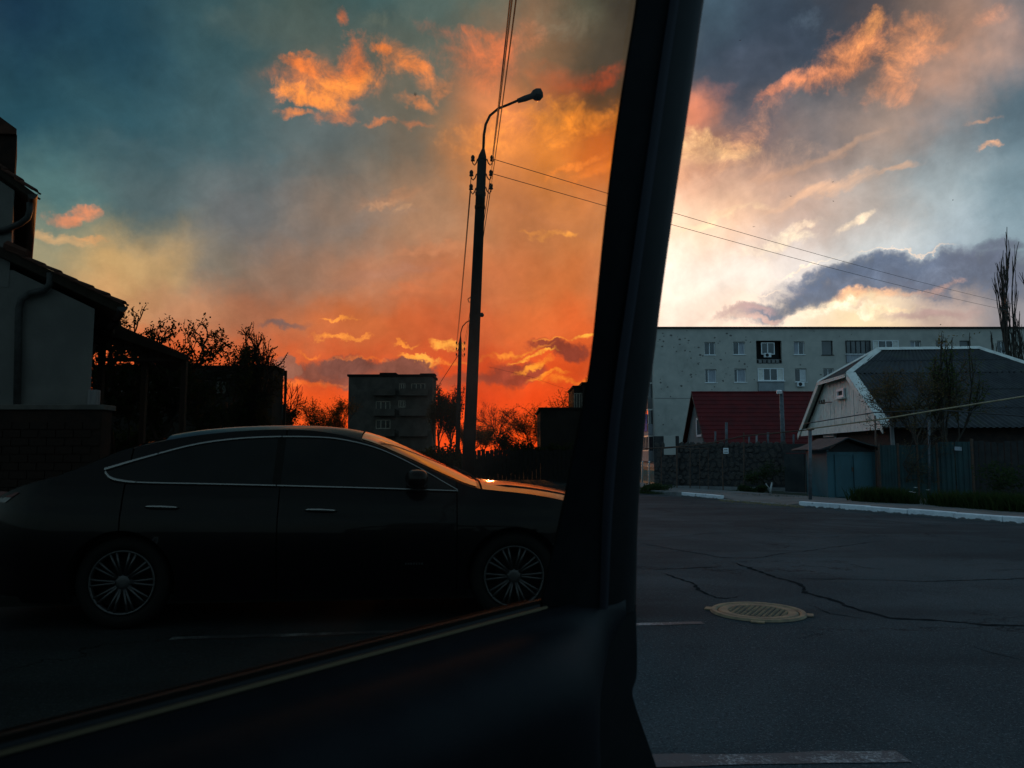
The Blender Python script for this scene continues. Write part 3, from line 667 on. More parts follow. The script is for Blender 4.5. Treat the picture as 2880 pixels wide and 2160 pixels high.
# ================================================================== right: five-storey block
AY = 79.0
def AP(px, py): return at(px, py, AY)
apt = thing('apartment_block', V(34, 85, 0), 'long pale five storey apartment block with shell pocked end wall', 'building')
ax0 = AP(1838, 1000).x; ax1 = 75.0; az1 = AP(2300, 924).z
wins = []   # (px0,py0,px1,py1,style)
for r in [(1982, 962, 2011, 998, 'two'), (2063, 961, 2095, 997, 'half'), (2234, 960, 2262, 997, 'half2'), (2312, 958, 2342, 998, 'dark'), (2562, 958, 2590, 993, 'half2'), (2634, 958, 2664, 993, 'half'), (2700, 958, 2730, 993, 'dark'), (2806, 958, 2832, 993, 'two'),
          (1984, 1038, 2015, 1076, 'light'), (2066, 1037, 2098, 1075, 'light'), (2237, 1036, 2268, 1074, 'louvre'), (2317, 1036, 2345, 1074, 'two'),
          (2128, 958, 2198, 1023, 'loggia'), (2132, 1036, 2203, 1100, 'balcony'), (2380, 958, 2447, 1020, 'balcony2'), (2456, 958, 2526, 1020, 'balcony3')]: wins.append(r)
holes = []
for a, b, c, d, st in wins:
    p, q = AP(a, d), AP(c, b); holes.append((p.x, p.z, q.x, q.z))
def wall_holes(x0, x1, z0, z1, holes, y, reveal):
    """front wall at y with openings; reveals run back"""
    xs = sorted({x0, x1, *[h[0] for h in holes], *[h[2] for h in holes]}); zs = sorted({z0, z1, *[h[1] for h in holes], *[h[3] for h in holes]})
    mb = MB()
    for a, b in zip(xs, xs[1:]):
        for c, d in zip(zs, zs[1:]):
            mx, mz = (a + b) / 2, (c + d) / 2
            if not any(h[0] < mx < h[2] and h[1] < mz < h[3] for h in holes): mb.add([(a, y, c), (b, y, c), (b, y, d), (a, y, d)], [(0, 1, 2, 3)])
    for h in holes:
        a, c, b, d = h
        P = [V(a, y, c), V(b, y, c), V(b, y, d), V(a, y, d)]; Q = [p + V(0, reveal, 0) for p in P]
        mb.add(P + Q, [(0, 4, 5, 1), (1, 5, 6, 2), (2, 6, 7, 3), (3, 7, 4, 0)])
    return mb
mb = wall_holes(ax0, ax1, 0, az1, holes, AY, 0.35)
mb.add([(ax0, AY, 0), (ax0, AY + 12.5, 0), (ax0, AY + 12.5, az1 - 0.02), (ax0, AY, az1 - 0.02), (ax1, AY, 0), (ax1, AY + 12.5, 0), (ax1, AY + 12.5, az1), (ax1, AY, az1)], [(0, 3, 2, 1), (4, 5, 6, 7), (1, 2, 6, 5)])
mb.build('wall', M_plaster, apt)
mb = MB().box((ax0 - 0.25, AY - 0.22, az1), (ax1, AY + 12.8, az1 + 0.16)); mb.build('roof', M_dark, apt)
for a, b in ((2573, 2612), (2695, 2760)):
    p, q = AP(a, 918), AP(b, 916); MB().box((p.x, AY + 2, az1 + 0.16), (q.x, AY + 3, az1 + 0.42)).build('roof_vent', M_dark, apt)
def frame_bars(mb, x0, z0, x1, z1, y, cols, w=0.07, rows=0, t=0.07):
    mb.box((x0, y, z0), (x0 + w, y + t, z1)); mb.box((x1 - w, y, z0), (x1, y + t, z1)); mb.box((x0 + w, y, z0), (x1 - w, y + t, z0 + w)); mb.box((x0 + w, y, z1 - w), (x1 - w, y + t, z1))
    for f in cols: x = x0 + (x1 - x0) * f; mb.box((x - w / 2, y + 0.002, z0 + w), (x + w / 2, y + t, z1 - w))
def ac_unit(px0, py0, px1, py1, parent):
    p, q = AP(px0, py1), AP(px1, py0); mb = MB().box((p.x, AY - 0.38, p.z), (q.x, AY - 0.08, q.z)); o = mb.build('air_conditioner', M_white, parent, bevel=0.03)
    c = (p + q) / 2; r = min(q.x - p.x, q.z - p.z) * 0.36
    MB().lathe([(0, 0.015), (r * 0.3, 0.015), (r * 0.35, 0.004), (r, 0.004), (r * 1.05, 0.012), (r * 1.1, 0.0)], Matrix.Translation(V(c.x - 0.08, AY - 0.385, c.z)) @ Matrix.Rotation(pi / 2, 4, 'X'), 20).build('fan_grille', M_dark, o)
for (a, b, c, d, st), (x0, z0, x1, z1) in zip(wins, holes):
    y = AY + 0.2
    if st == 'loggia':
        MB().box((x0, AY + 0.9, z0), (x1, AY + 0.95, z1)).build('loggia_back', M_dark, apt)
        p, q = AP(2144, 996), AP(2181, 962); mb = MB(); frame_bars(mb, p.x, p.z, q.x, q.z, AY + 0.3, [0.48], 0.09)
        w = mb.build('window', M_white, apt); MB().add([(p.x, AY + 0.36, p.z), (q.x, AY + 0.36, p.z), (q.x, AY + 0.36, q.z), (p.x, AY + 0.36, q.z)], [(0, 1, 2, 3)]).build('pane', M_glass, w)
        ac_unit(2147, 994, 2166, 1006, apt)
        mb = MB(); k = 9
        for i in range(k):
            xx = x0 + (x1 - x0) * i / (k - 1); mb.box((xx - 0.02, AY + 0.02, z0 + 0.05), (xx + 0.02, AY + 0.05, z0 + 0.42))
        mb.box((x0, AY, z0), (x1, AY + 0.06, z0 + 0.06)); mb.box((x0, AY + 0.0, z0 + 0.40), (x1, AY + 0.06, z0 + 0.46)); mb.build('railing', M_concrete, apt)
        for i in range(5): 
            xx = x0 + 0.2 + i * 0.45; MB().box((xx, AY - 0.12, z0 + 0.08), (xx + 0.3, AY - 0.02, z0 + 0.38)).build('broken_panel', M_concrete, apt)
        continue
    if st.startswith('balcony'):
        zp = z0 + (z1 - z0) * (0.42 if st == 'balcony' else 0.36)
        MB().box((x0 + 0.01, AY - 0.18, z0), (x1 - 0.01, AY - 0.06, zp - 0.02)).build('balcony_parapet', M_plaster2 if st != 'balcony2' else M_curtain, apt)
        MB().box((x0 - 0.08, AY - 0.3, zp - 0.02), (x1 + 0.08, AY - 0.02, zp + 0.07)).build('balcony_sill', M_white, apt)
        cols = {'balcony': [0.22, 0.48, 0.75], 'balcony2': [0.2, 0.4, 0.6, 0.8], 'balcony3': [0.22, 0.5, 0.76]}[st]
        wm = M_white if st != 'balcony2' else M_dark
        mb = MB(); frame_bars(mb, x0, zp + 0.07, x1, z1, AY - 0.1, cols, 0.08); w = mb.build('window', wm, apt)
        cc = [0] + cols + [1]
        for i, (f, g) in enumerate(zip(cc, cc[1:])):
            u, v_ = x0 + (x1 - x0) * f, x0 + (x1 - x0) * g
            mat = M_whitewood if (st != 'balcony2' and i in (0, len(cc) - 2)) else M_glass
            MB().add([(u, AY - 0.04, zp + 0.07), (v_, AY - 0.04, zp + 0.07), (v_, AY - 0.04, z1), (u, AY - 0.04, z1)], [(0, 1, 2, 3)]).build('pane', mat, w)
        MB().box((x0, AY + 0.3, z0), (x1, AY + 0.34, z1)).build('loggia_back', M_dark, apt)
        continue
    mb = MB(); cols = [] if st == 'dark' else [0.5] if st != 'light' else [0.3]
    frame_bars(mb, x0, z0, x1, z1, y, cols, 0.07 if st != 'dark' else 0.04); w = mb.build('window', M_white if st != 'dark' else M_wood, apt)
    for i, (f, g) in enumerate(([0, 0.5], [0.5, 1]) if st != 'light' else ([0, 0.3], [0.3, 1])):
        u, v_ = x0 + (x1 - x0) * f, x0 + (x1 - x0) * g
        mat = M_glass
        if (st == 'half' and i == 1) or (st == 'half2' and i == 0) or (st == 'light' and i == 1): mat = M_curtain
        MB().add([(u, y + 0.05, z0), (v_, y + 0.05, z0), (v_, y + 0.05, z1), (u, y + 0.05, z1)], [(0, 1, 2, 3)]).build('pane', mat, w)
    if st == 'louvre':
        for i in range(9):
            zz = z0 + 0.1 + (z1 - z0 - 0.2) * i / 9; xm = (x0 + x1) / 2
            MB().add([(xm, y - 0.05, zz), (x1, y - 0.05, zz), (x1, y + 0.02, zz + 0.12), (xm, y + 0.02, zz + 0.12)], [(0, 1, 2, 3)]).build('slat', M_white, w)
    MB().box((x0 - 0.08, AY - 0.08, z0 - 0.07), (x1 + 0.08, AY + 0.22, z0 - 0.004)).build('sill', M_white if st != 'dark' else M_dark, w)
ac_unit(2240, 1075, 2259, 1088, apt)
# shell chips in the plaster: shallow craters as raised ragged rims with a dark middle
rng = random.Random(11); mb = MB()
for i in range(110):
    if rng.random() < 0.75: px, py = rng.uniform(1850, 2130), min(1230, 930 + abs(rng.gauss(0, 110)))
    else: px, py = rng.uniform(2000, 2700), rng.uniform(930, 1095)
    c = AP(px, py)
    if any(h[0] - 0.15 < c.x < h[2] + 0.15 and h[1] - 0.2 < c.z < h[3] + 0.15 for h in holes) or (px > 1945 and py > 1100): continue
    r = rng.choice((0.04, 0.05, 0.06, 0.08, 0.11)); k = 7
    mb.add([c + V(r * rng.uniform(0.6, 1.3) * cos(2 * pi * j / k) * rng.uniform(0.8, 1.5), -0.012, r * rng.uniform(0.6, 1.2) * sin(2 * pi * j / k)) for j in range(k)], [tuple(range(k))])
stuff(mb.build('plaster_chip', material('broken_plaster', (0.11, 0.10, 0.09), (0.17, 0.155, 0.14), 6, 0.95), apt))
p, q = AP(1840, 1121), AP(1960, 1118); MB().box((ax0, AY - 0.012, p.z), (q.x, AY - 0.002, p.z + 0.05)).build('panel_joint', M_darkplaster, apt)
# glazed balconies on the left end
M_dimglass = material('dusty_glass', (0.05, 0.055, 0.06), (0.10, 0.105, 0.11), 1.2, 0.95, spec=0.03)
for fl in range(5):
    z0 = 0.6 + fl * 2.75
    MB().box((ax0 - 0.5, AY + 1.0, z0), (ax0 - 0.002, AY + 12, z0 + 1.1)).build('balcony_parapet', (M_plaster2, M_curtain, M_darkplaster, M_darkplaster, M_curtain)[fl], apt)
    mb = MB()
    for i in range(13):
        yy = AY + 1.0 + i * 11 / 12; mb.box((ax0 - 0.5, yy - 0.04, z0 + 1.1), (ax0 - 0.44, yy + 0.04, z0 + 2.55))
    mb.box((ax0 - 0.52, AY + 1, z0 + 2.55), (ax0 - 0.003, AY + 12, z0 + 2.70)); mb.box((ax0 - 0.52, AY + 1, z0 + 1.08), (ax0 - 0.42, AY + 12, z0 + 1.16))
    w = mb.build('balcony_window', M_whitewood, apt)
    MB().add([(ax0 - 0.46, AY + 1, z0 + 1.1), (ax0 - 0.46, AY + 12, z0 + 1.1), (ax0 - 0.46, AY + 12, z0 + 2.55), (ax0 - 0.46, AY + 1, z0 + 2.55)], [(0, 1, 2, 3)]).build('pane', M_dimglass if fl != 1 else M_glass, w)
    MB().add([(ax0 - 0.5, AY + 1, z0 + 1.1), (ax0, AY + 1, z0 + 1.1), (ax0, AY + 1, z0 + 2.55), (ax0 - 0.5, AY + 1, z0 + 2.55)], [(0, 1, 2, 3)]).build('pane', M_glass, w)
p = AP(1826, 1162); q = AP(1837, 1212)
tag(MB().box((ax0 - 0.62, AY + 1.2, q.z), (ax0 - 0.56, AY + 3.2, p.z)).build('blue_blanket', M_blue, bevel=0.02), 'blue blanket hung out below the balcony of the pale block', 'blanket')

# ------------------------------------------------------------------ red-roofed house
RY = 42.0
def RP(px, py, dy=0): return at(px, py, RY + dy)
rh = thing('red_roof_house', V(13.5, 45, 0), 'small grey house with a dark red sheet metal roof', 'house')
ra, rb = RP(1957, 1105), RP(2420, 1103); hw = 3.1; ze = 1.55
ra.y = rb.y = RY + hw; k = (RY + hw) / RY
ra = at(1957, 1105, RY + hw); rb = at(2480, 1103, RY + hw); zr = ra.z; rb.z = zr; sl_ = (zr - ze) / hw
xg = ra.x; xe = rb.x
# the roof sheets run across in long courses
for i in range(15):
    f0, f1 = i / 15, (i + 1) / 15
    y0, z0 = RY + hw - hw * 1.12 * f0, zr - hw * 1.12 * f0 * sl_; y1, z1 = RY + hw - hw * 1.12 * f1, zr - hw * 1.12 * f1 * sl_
    MB().add([(xg - 0.25, y0, z0 + 0.01), (xe, y0, z0 + 0.01), (xe, y1, z1 + 0.045), (xg - 0.25, y1, z1 + 0.045), (xg - 0.25, y1, z1), (xe, y1, z1)], [(0, 3, 2, 1), (3, 4, 5, 2)]).build('roof_sheet', M_redroof, rh)
MB().add([(xg - 0.25, RY + hw, zr), (xe, RY + hw, zr), (xe, RY + 2 * hw + 0.4, ze - 0.3), (xg - 0.25, RY + 2 * hw + 0.4, ze - 0.3)], [(0, 1, 2, 3)]).build('roof', M_redroof, rh)
MB().prism([(xg, RY + 0.15, 0), (xg, RY + 2 * hw, 0), (xg, RY + 2 * hw, ze), (xg, RY + hw, zr - 0.1), (xg, RY + 0.15, ze)], (0.25, 0, 0)).build('wall', M_darkplaster, rh)
MB().box((xg + 0.25, RY + 0.2, 0), (xe, RY + 0.45, ze + 0.1)).build('front_wall', M_darkplaster, rh)
MB().tube([(xg - 0.26, RY + hw + 0.02, zr + 0.03), (xe, RY + hw + 0.02, zr + 0.03)], 0.07, 6).build('ridge_cap', M_redroof, rh)
for s_ in (-1, 1):
    MB().prism([(xg - 0.27, RY + hw, zr + 0.03), (xg - 0.27, RY + hw, zr - 0.12), (xg - 0.27, RY + hw + s_ * hw * 1.1, zr - 0.12 - hw * 1.1 * sl_), (xg - 0.27, RY + hw + s_ * hw * 1.1, zr + 0.03 - hw * 1.1 * sl_)], (0.03, 0, 0)).build('bargeboard', M_wood, rh)
# white-framed gable window, seen at a slant
yw0, yw1 = RY + 1.7, RY + 3.0; zw0, zw1 = 2.3, 3.4
mb = MB()
for a, b in (((yw0, zw0), (yw0 + 0.12, zw1)), ((yw1 - 0.12, zw0), (yw1, zw1)), ((yw0, zw0), (yw1, zw0 + 0.12)), ((yw0, zw1 - 0.12), (yw1, zw1))): mb.box((xg - 0.06, a[0], a[1]), (xg - 0.005, b[0], b[1]))
w = mb.build('window', M_white, rh); MB().add([(xg - 0.03, yw0, zw0), (xg - 0.03, yw1, zw0), (xg - 0.03, yw1, zw1), (xg - 0.03, yw0, zw1)], [(0, 1, 2, 3)]).build('pane', M_dimglass, w)

# ------------------------------------------------------------------ rubble stone wall with piers
wa = onz(1842, 1375); wb = onz(2206, 1383); wt = (wb - wa).normalized(); wn = V(wt.y, -wt.x, 0)   # wn to the road
if wn.y > 0: wn = -wn
WL = (wb - wa).length; sw = thing('stone_wall', wa.lerp(wb, 0.5), 'dark rubble stone garden wall with short pipe posts on top', 'wall')
Wm = Matrix(((wt.x, -wn.x, 0, wa.x), (wt.y, -wn.y, 0, wa.y), (0, 0, 1, 0), (0, 0, 0, 1)))     # local x along, y away from road
topz = 1.66
MB().box((0, 0, 0), (WL, 0.35, topz), Wm).build('wall_core', M_mortar, sw)
MB().box((0.02, -0.12, 0), (0.95, 0.02, 1.95), Wm).build('pier', M_mortar, sw)
MB().box((-0.3, -0.14, 0), (WL + 0.2, -0.02, 0.14), Wm).build('plinth', M_concrete, sw)
p = Wm @ V(0.48, -0.14, 1.35)
MB().box((0.42, -0.16, 1.26), (0.86, -0.125, 1.96), Wm).build('pale_panel', M_plaster, sw, bevel=0.01)
rng = random.Random(21); variants = []
for k in range(9):
    bm = MB(); nn = rng.choice((6, 7, 8)); R_ = [rng.uniform(0.82, 1.12) for _ in range(nn)]
    back = [V(0.5 * R_[j] * cos(2 * pi * j / nn), 0.0, 0.5 * R_[j] * sin(2 * pi * j / nn)) for j in range(nn)]
    front = [V(v.x * 0.78, -1.0 + rng.uniform(-0.2, 0.2), v.z * 0.78) for v in back]
    bm.add(back + front, [tuple(range(nn, 2 * nn))] + [(j, nn + j, nn + (j + 1) % nn, (j + 1) % nn) for j in range(nn)])
    me = bpy.data.meshes.new('stone'); me.from_pydata(bm.v, [], bm.f); me.materials.append(M_stone)
    b2 = bmesh.new(); b2.from_mesh(me); bmesh.ops.recalc_face_normals(b2, faces=b2.faces); b2.to_mesh(me); b2.free(); variants.append(me)
count = 0; z = 0.2; angw = atan2(wt.y, wt.x)
while z < topz - 0.04:
    h = rng.uniform(0.11, 0.19); x = rng.uniform(0.0, 0.16)
    while x < WL - 0.05 and count < 296:
        w_ = rng.uniform(0.14, 0.27); onpier = x < 0.9
        if not (onpier and z > 1.25 and 0.4 < x < 0.88):
            P = Wm @ V(x + w_ / 2, -0.12 if onpier else 0.0, min(topz - 0.03, z + h / 2 + rng.gauss(0, 0.03)))
            inst('stone', rng.choice(variants), P, sw, (0, rng.uniform(0, 2 * pi), angw), (w_ * rng.uniform(0.8, 1.15), rng.uniform(0.015, 0.05), h * rng.uniform(0.85, 1.5))); count += 1
        x += w_ + 0.006
    z += h + 0.004
for px, y0, y1, r, mat in ((2012, 1213, 1250, 0.035, M_steel), (2043, 1188, 1256, 0.05, M_steel), (2107, 1228, 1252, 0.03, M_blue), (2128, 1224, 1252, 0.035, M_concrete), (2160, 1216, 1250, 0.04, M_steel), (2232, 1222, 1252, 0.035, M_steel)):
    D_ = wa.lerp(wb, (px - 1842) / 364).y + 0.2; a, b = at(px, y0, D_), at(px, y1 + 12, D_)
    MB().tube([b, a], r, 8).build('wall_post', mat if mat is not M_blue else M_steel, sw, smooth=True)
# wire fence standing in front of the stone wall
fa = wn * 0.9
wf = thing('wire_fence', onz(1950, 1380), 'low wire fence of thin rusty posts before the stone wall', 'fence')
tops = []
for px, yt, yb, r in ((1860, 1262, 1378, 0.018), (1904, 1258, 1381, 0.02), (1941, 1262, 1381, 0.018), (1968, 1262, 1380, 0.012), (1992, 1260, 1380, 0.012), (2015, 1262, 1376, 0.028), (2092, 1216, 1384, 0.022)):
    b = onz(px, yb); a = at(px, yt, b.y); MB().tube([b, a], r, 6).build('post', M_rust if px != 2015 else M_steel, wf); tops.append(a)
for i in (0, 1, 2, 3, 4): MB().tube([tops[i], tops[i + 1]], 0.014, 5).build('rail', M_rust, wf)
MB().tube([tops[0] - V(0, 0, 0.7), tops[5] - V(0, 0, 0.7)], 0.005, 4).build('wire', M_wire, wf); MB().tube([tops[0] - V(0, 0, 0.35), tops[5] - V(0, 0, 0.35)], 0.005, 4).build('wire', M_wire, wf)
# little notice
sb = onz(2034, 1386); sg = thing('notice_sign', sb, 'small white notice plate with two dark lines on a post', 'sign')
c = at(2041, 1268, sb.y); MB().tube([sb, V(sb.x, sb.y, c.z)], 0.02, 6).build('post', M_rust, sg)
hw_ = 0.085; MB().box((c.x - hw_, sb.y - 0.035, c.z - 0.095), (c.x + hw_, sb.y - 0.022, c.z + 0.095)).build('plate', M_white, sg)
rng = random.Random(2); mb = MB()
for z_ in (0.035, -0.045):
    x = -0.058
    while x < 0.05:
        w_ = rng.uniform(0.008, 0.018); mb.box((c.x + x, sb.y - 0.038, c.z + z_ - 0.016), (c.x + x + w_, sb.y - 0.0355, c.z + z_ + 0.016)); x += w_ + 0.005
stuff(mb.build('text_line', M_rubber, sg))
# dark gate between the stone wall and the blue shed
ga, gb = onz(2207, 1386), onz(2328, 1392); gd = (gb - ga).normalized()
gt = thing('metal_gate', ga.lerp(gb, 0.5), 'dark sheet metal gate between stone wall and blue shed', 'gate')
Gm = Matrix.Translation(ga) @ Matrix.Rotation(atan2(gd.y, gd.x), 4, 'Z'); GL_ = (gb - ga).length
for i in range(2): MB().box((GL_ * i / 2 + 0.02, 0, 0.04), (GL_ * (i + 1) / 2 - 0.02, 0.04, 1.30), Gm).build('gate_leaf', material('black_metal', (0.015, 0.02, 0.02), (0.03, 0.032, 0.03), 3, 0.6), gt)
MB().box((0, -0.02, 1.32), (GL_, 0.2, 1.62), Gm).build('lintel', M_mortar, gt)
MB().box((0, -0.05, 0.0), (GL_, 0.15, 0.035), Gm).build('threshold', M_concrete, gt)

# ------------------------------------------------------------------ white house with half-hipped slate roof
# plan frame: o = gable corner nearest the road, u along the ridge (right), v along the gable (away)
gn = at(2490, 1187, 25.0); gf = at(2262, 1209, 34.0); ze = gn.z
vv = V(gf.x - gn.x, gf.y - gn.y, 0); Wg = vv.length; vv.normalize(); uu = V(vv.y, -vv.x, 0)
def HP(u, v, z): return V(gn.x, gn.y, 0) + uu * u + vv * v + V(0, 0, z)
mid = HP(0, Wg / 2, 0); zr = at(2465, 985, mid.y).z
LEN = 9.5; hip_z = zr - (zr - ze) * 0.37; fh = 0.37; hipin = 1.55
hs = thing('white_gable_house', HP(LEN / 2, Wg / 2, 0), 'house with white boarded gable and grey half hipped slate roof', 'house')
hv0, hv1 = Wg / 2 * (1 - fh), Wg / 2 * (1 + fh)
A0, A1 = HP(0, 0, ze), HP(0, Wg, ze); B0, B1 = HP(0, hv0, hip_z), HP(0, hv1, hip_z); C0 = HP(hipin, Wg / 2, zr); C1 = HP(LEN - 4.2, Wg / 2, zr); E0, E1 = HP(LEN, 0, ze), HP(LEN, Wg, ze)
# walls
mb = MB().prism([HP(0.25, 0.35, 0), HP(LEN - 0.3, 0.35, 0), HP(LEN - 0.3, Wg - 0.35, 0), HP(0.25, Wg - 0.35, 0)], (0, 0, ze + 0.1)); mb.build('wall', M_brick, hs)
# boarded gable, plank by plank
rng = random.Random(8); npl = 40
def gable_top(v): 
    f = min(v, Wg - v) / (Wg / 2); return min(ze + (zr - ze) * f, hip_z) - 0.06
for i in range(npl):
    v0, v1 = 0.12 + (Wg - 0.24) * i / npl, 0.12 + (Wg - 0.24) * (i + 1) / npl - 0.022
    d = rng.uniform(0.0, 0.016); b0 = ze + 0.02
    if gable_top((v0 + v1) / 2) < b0 + 0.03: continue
    t0, t1 = max(gable_top(v0), b0 + 0.01), max(gable_top(v1), b0 + 0.01)
    MB().prism([HP(0.12, v0, b0), HP(0.12, v1, b0), HP(0.12, v1, t1), HP(0.12, v0, t0)], -uu * (0.05 + d)).build('plank', M_whitewood, hs)
MB().prism([HP(0.14, 0.1, ze), HP(0.14, Wg - 0.1, ze), HP(0.14, hv1, hip_z), HP(0.14, hv0, hip_z)], uu * 0.05).build('gable_backing', M_dark, hs)
def board(a, b, w, dz, out, name='bargeboard', mat=None):
    """flat board from a to b, w deep, standing out by out"""
    return MB().prism([a + V(0, 0, dz), b + V(0, 0, dz), b + V(0, 0, dz - w), a + V(0, 0, dz - w)], out).build(name, mat or M_whitewood, hs)
board(HP(-0.14, 0.02, ze), HP(-0.14, Wg - 0.02, ze), 0.30, 0.06, -uu * 0.03, 'eaves_board')
MB().prism([HP(-0.16, 0, ze - 0.03), HP(-0.16, Wg, ze - 0.03), HP(0.3, Wg, ze - 0.03), HP(0.3, 0, ze - 0.03)], (0, 0, -0.04)).build('soffit', M_wood, hs)
# corrugated slate: front slope sheets, course by course, with the waves running down the slope
def corrugated(name, quad, nw, amp, rows_f, parent):
    """quad a,b (top), c,d (bottom: d below a, c below b); waves across"""
    a, b, c, d = quad; nrm = (b - a).cross(d - a).normalized()
    if nrm.z < 0: nrm = -nrm
    for i, (f0, f1) in enumerate(rows_f):
        rows = []
        for f in (f0, f1):
            l, r = a.lerp(d, f), b.lerp(c, f); lift = 0.012 + (0.014 if f == f1 else 0.0)
            rows.append([l.lerp(r, j / (nw * 6)) + nrm * (lift + amp * cos(2 * pi * j / 6)) for j in range(nw * 6 + 1)])
        MB().grid(rows).build(name, M_slate, parent, smooth=True)
topL = C0; 
EV0, EV1 = HP(-0.2, -0.35, ze - 0.22), HP(LEN + 0.3, -0.35, ze - 0.22)
# front slope split at the hip points so that each sheet stays flat
fh_z = (hip_z - ze) / (zr - ze)
PL, PR = B0 + uu * -0.2, HP(LEN - 4.2 * fh_z * 0 - 0, 0, ze)
hipR = HP(LEN - 4.2 * fh_z, Wg / 2 * fh_z, hip_z)
corrugated('slate_sheet', (C0, C1, hipR, B0 - uu * 0.18), 34, 0.022, [(0, 0.5), (0.5, 1.0)], hs)
corrugated('slate_sheet', (B0 - uu * 0.18, hipR, EV1, EV0), 52, 0.022, [(0, 0.33), (0.33, 0.67), (0.67, 1.0)], hs)
# back slope, hips
MB().add([C0, C1, E1, A1, B1], [(0, 4, 3, 2, 1)]).build('slate_sheet', M_slate, hs)
MB().add([C1, E0, E1], [(0, 1, 2)]).build('slate_sheet', M_slate, hs)
corrugated('slate_sheet', (C0 + vv * 0.02, C0 - vv * 0.02, B0 - uu * 0.25 - V(0, 0, 0.08), B1 - uu * 0.25 - V(0, 0, 0.08)), 8, 0.015, [(0, 1)], hs)
def cap(a, b, w, name='ridge_cap'):
    t = (b - a).normalized(); s_ = t.cross(V(0, 0, 1)).normalized() * w
    MB().add([a - s_ - V(0, 0, w * 0.45), a + V(0, 0, 0.06), a + s_ - V(0, 0, w * 0.45), b - s_ - V(0, 0, w * 0.45), b + V(0, 0, 0.06), b + s_ - V(0, 0, w * 0.45)], [(0, 1, 4, 3), (1, 2, 5, 4)]).build(name, M_whitewood, hs)
cap(C0 + V(0, 0, 0.04), C1 + V(0, 0, 0.04), 0.13); cap(C0 + V(0, 0, 0.03), B0 - uu * 0.2 + V(0, 0, 0.03), 0.16, 'hip_cap'); cap(C0 + V(0, 0, 0.03), B1 - uu * 0.2 + V(0, 0, 0.03), 0.10, 'hip_cap'); cap(C1 + V(0, 0, 0.04), HP(LEN + 0.2, -0.25, ze - 0.1), 0.12, 'hip_cap')
board(HP(-0.24, hv0, hip_z), HP(-0.24, hv1, hip_z), 0.12, 0.0, -uu * 0.02, 'eaves_board')
# raking bargeboards
def rake(va, za, vb, zb, w):
    a, b = HP(-0.22, va, za), HP(-0.22, vb, zb); MB().prism([a, b, b - V(0, 0, w), a - V(0, 0, w)], uu * 0.03).build('bargeboard', M_whitewood, hs)
    MB().prism([a + V(0, 0, 0.012), b + V(0, 0, 0.012), b + uu * 0.34 + V(0, 0, 0.012), a + uu * 0.34 + V(0, 0, 0.012)], (0, 0, 0.03)).build('verge_flashing', M_whitewood, hs)
rake(hv0, hip_z + 0.02, -0.3, ze - 0.18, 0.20); rake(hv1, hip_z + 0.02, Wg + 0.3, ze - 0.18, 0.20)
# small gable window
c = Wg / 2 - 0.35; zb = at(2381, 1120, mid.y).z; ztp = at(2381, 1096, mid.y).z
mb = MB()
for a, b in (((c - 0.38, zb), (c - 0.28, ztp)), ((c + 0.28, zb), (c + 0.38, ztp)), ((c - 0.28, zb), (c + 0.28, zb + 0.08)), ((c - 0.28, ztp - 0.08), (c + 0.28, ztp))):
    mb.prism([HP(0.03, a[0], a[1]), HP(0.03, b[0], a[1]), HP(0.03, b[0], b[1]), HP(0.03, a[0], b[1])], -uu * 0.06)
w = mb.build('window', M_white, hs)
MB().add([HP(0.02, c - 0.3, zb), HP(0.02, c + 0.3, zb), HP(0.02, c + 0.3, ztp), HP(0.02, c - 0.3, ztp)], [(0, 1, 2, 3)]).build('pane', M_dark, w)
MB().prism([HP(0.03, c - 0.5, zb - 0.07), HP(0.03, c + 0.5, zb - 0.07), HP(0.03, c + 0.5, zb - 0.01), HP(0.03, c - 0.5, zb - 0.01)], -uu * 0.16).build('sill', M_whitewood, w)
# wire bracket with insulators on the gable
cb_ = HP(-0.02, Wg / 2 + 1.0, at(2340, 1128, mid.y).z)
br = MB(); br.tube([cb_ - vv * 0.45, cb_ - uu * 0.25 - vv * 0.3, cb_ - uu * 0.28 + vv * 0.3, cb_ + vv * 0.45], 0.02, 5)
o = br.build('wire_bracket', M_rust, hs)
for k in (-0.3, 0.0, 0.3): MB().lathe([(0, 0.12), (0.03, 0.11), (0.045, 0.06), (0.03, 0.04), (0.045, 0.0), (0, -0.01)], Matrix.Translation(cb_ - uu * 0.27 + vv * k), 10).build('insulator', M_insul, o)
# windows under the eaves on the gable side
mb = MB(); 
for v0 in (5.4,):
    zt = ze - 0.25; mb.prism([HP(0.2, v0, zt - 0.1), HP(0.2, v0 + 1.3, zt - 0.1), HP(0.2, v0 + 1.3, zt), HP(0.2, v0, zt)], -uu * 0.12)
    mb.prism([HP(0.2, v0, 0.7), HP(0.2, v0 + 0.1, 0.7), HP(0.2, v0 + 0.1, zt - 0.1), HP(0.2, v0, zt - 0.1)], -uu * 0.05)
mb.build('window', M_white, hs)

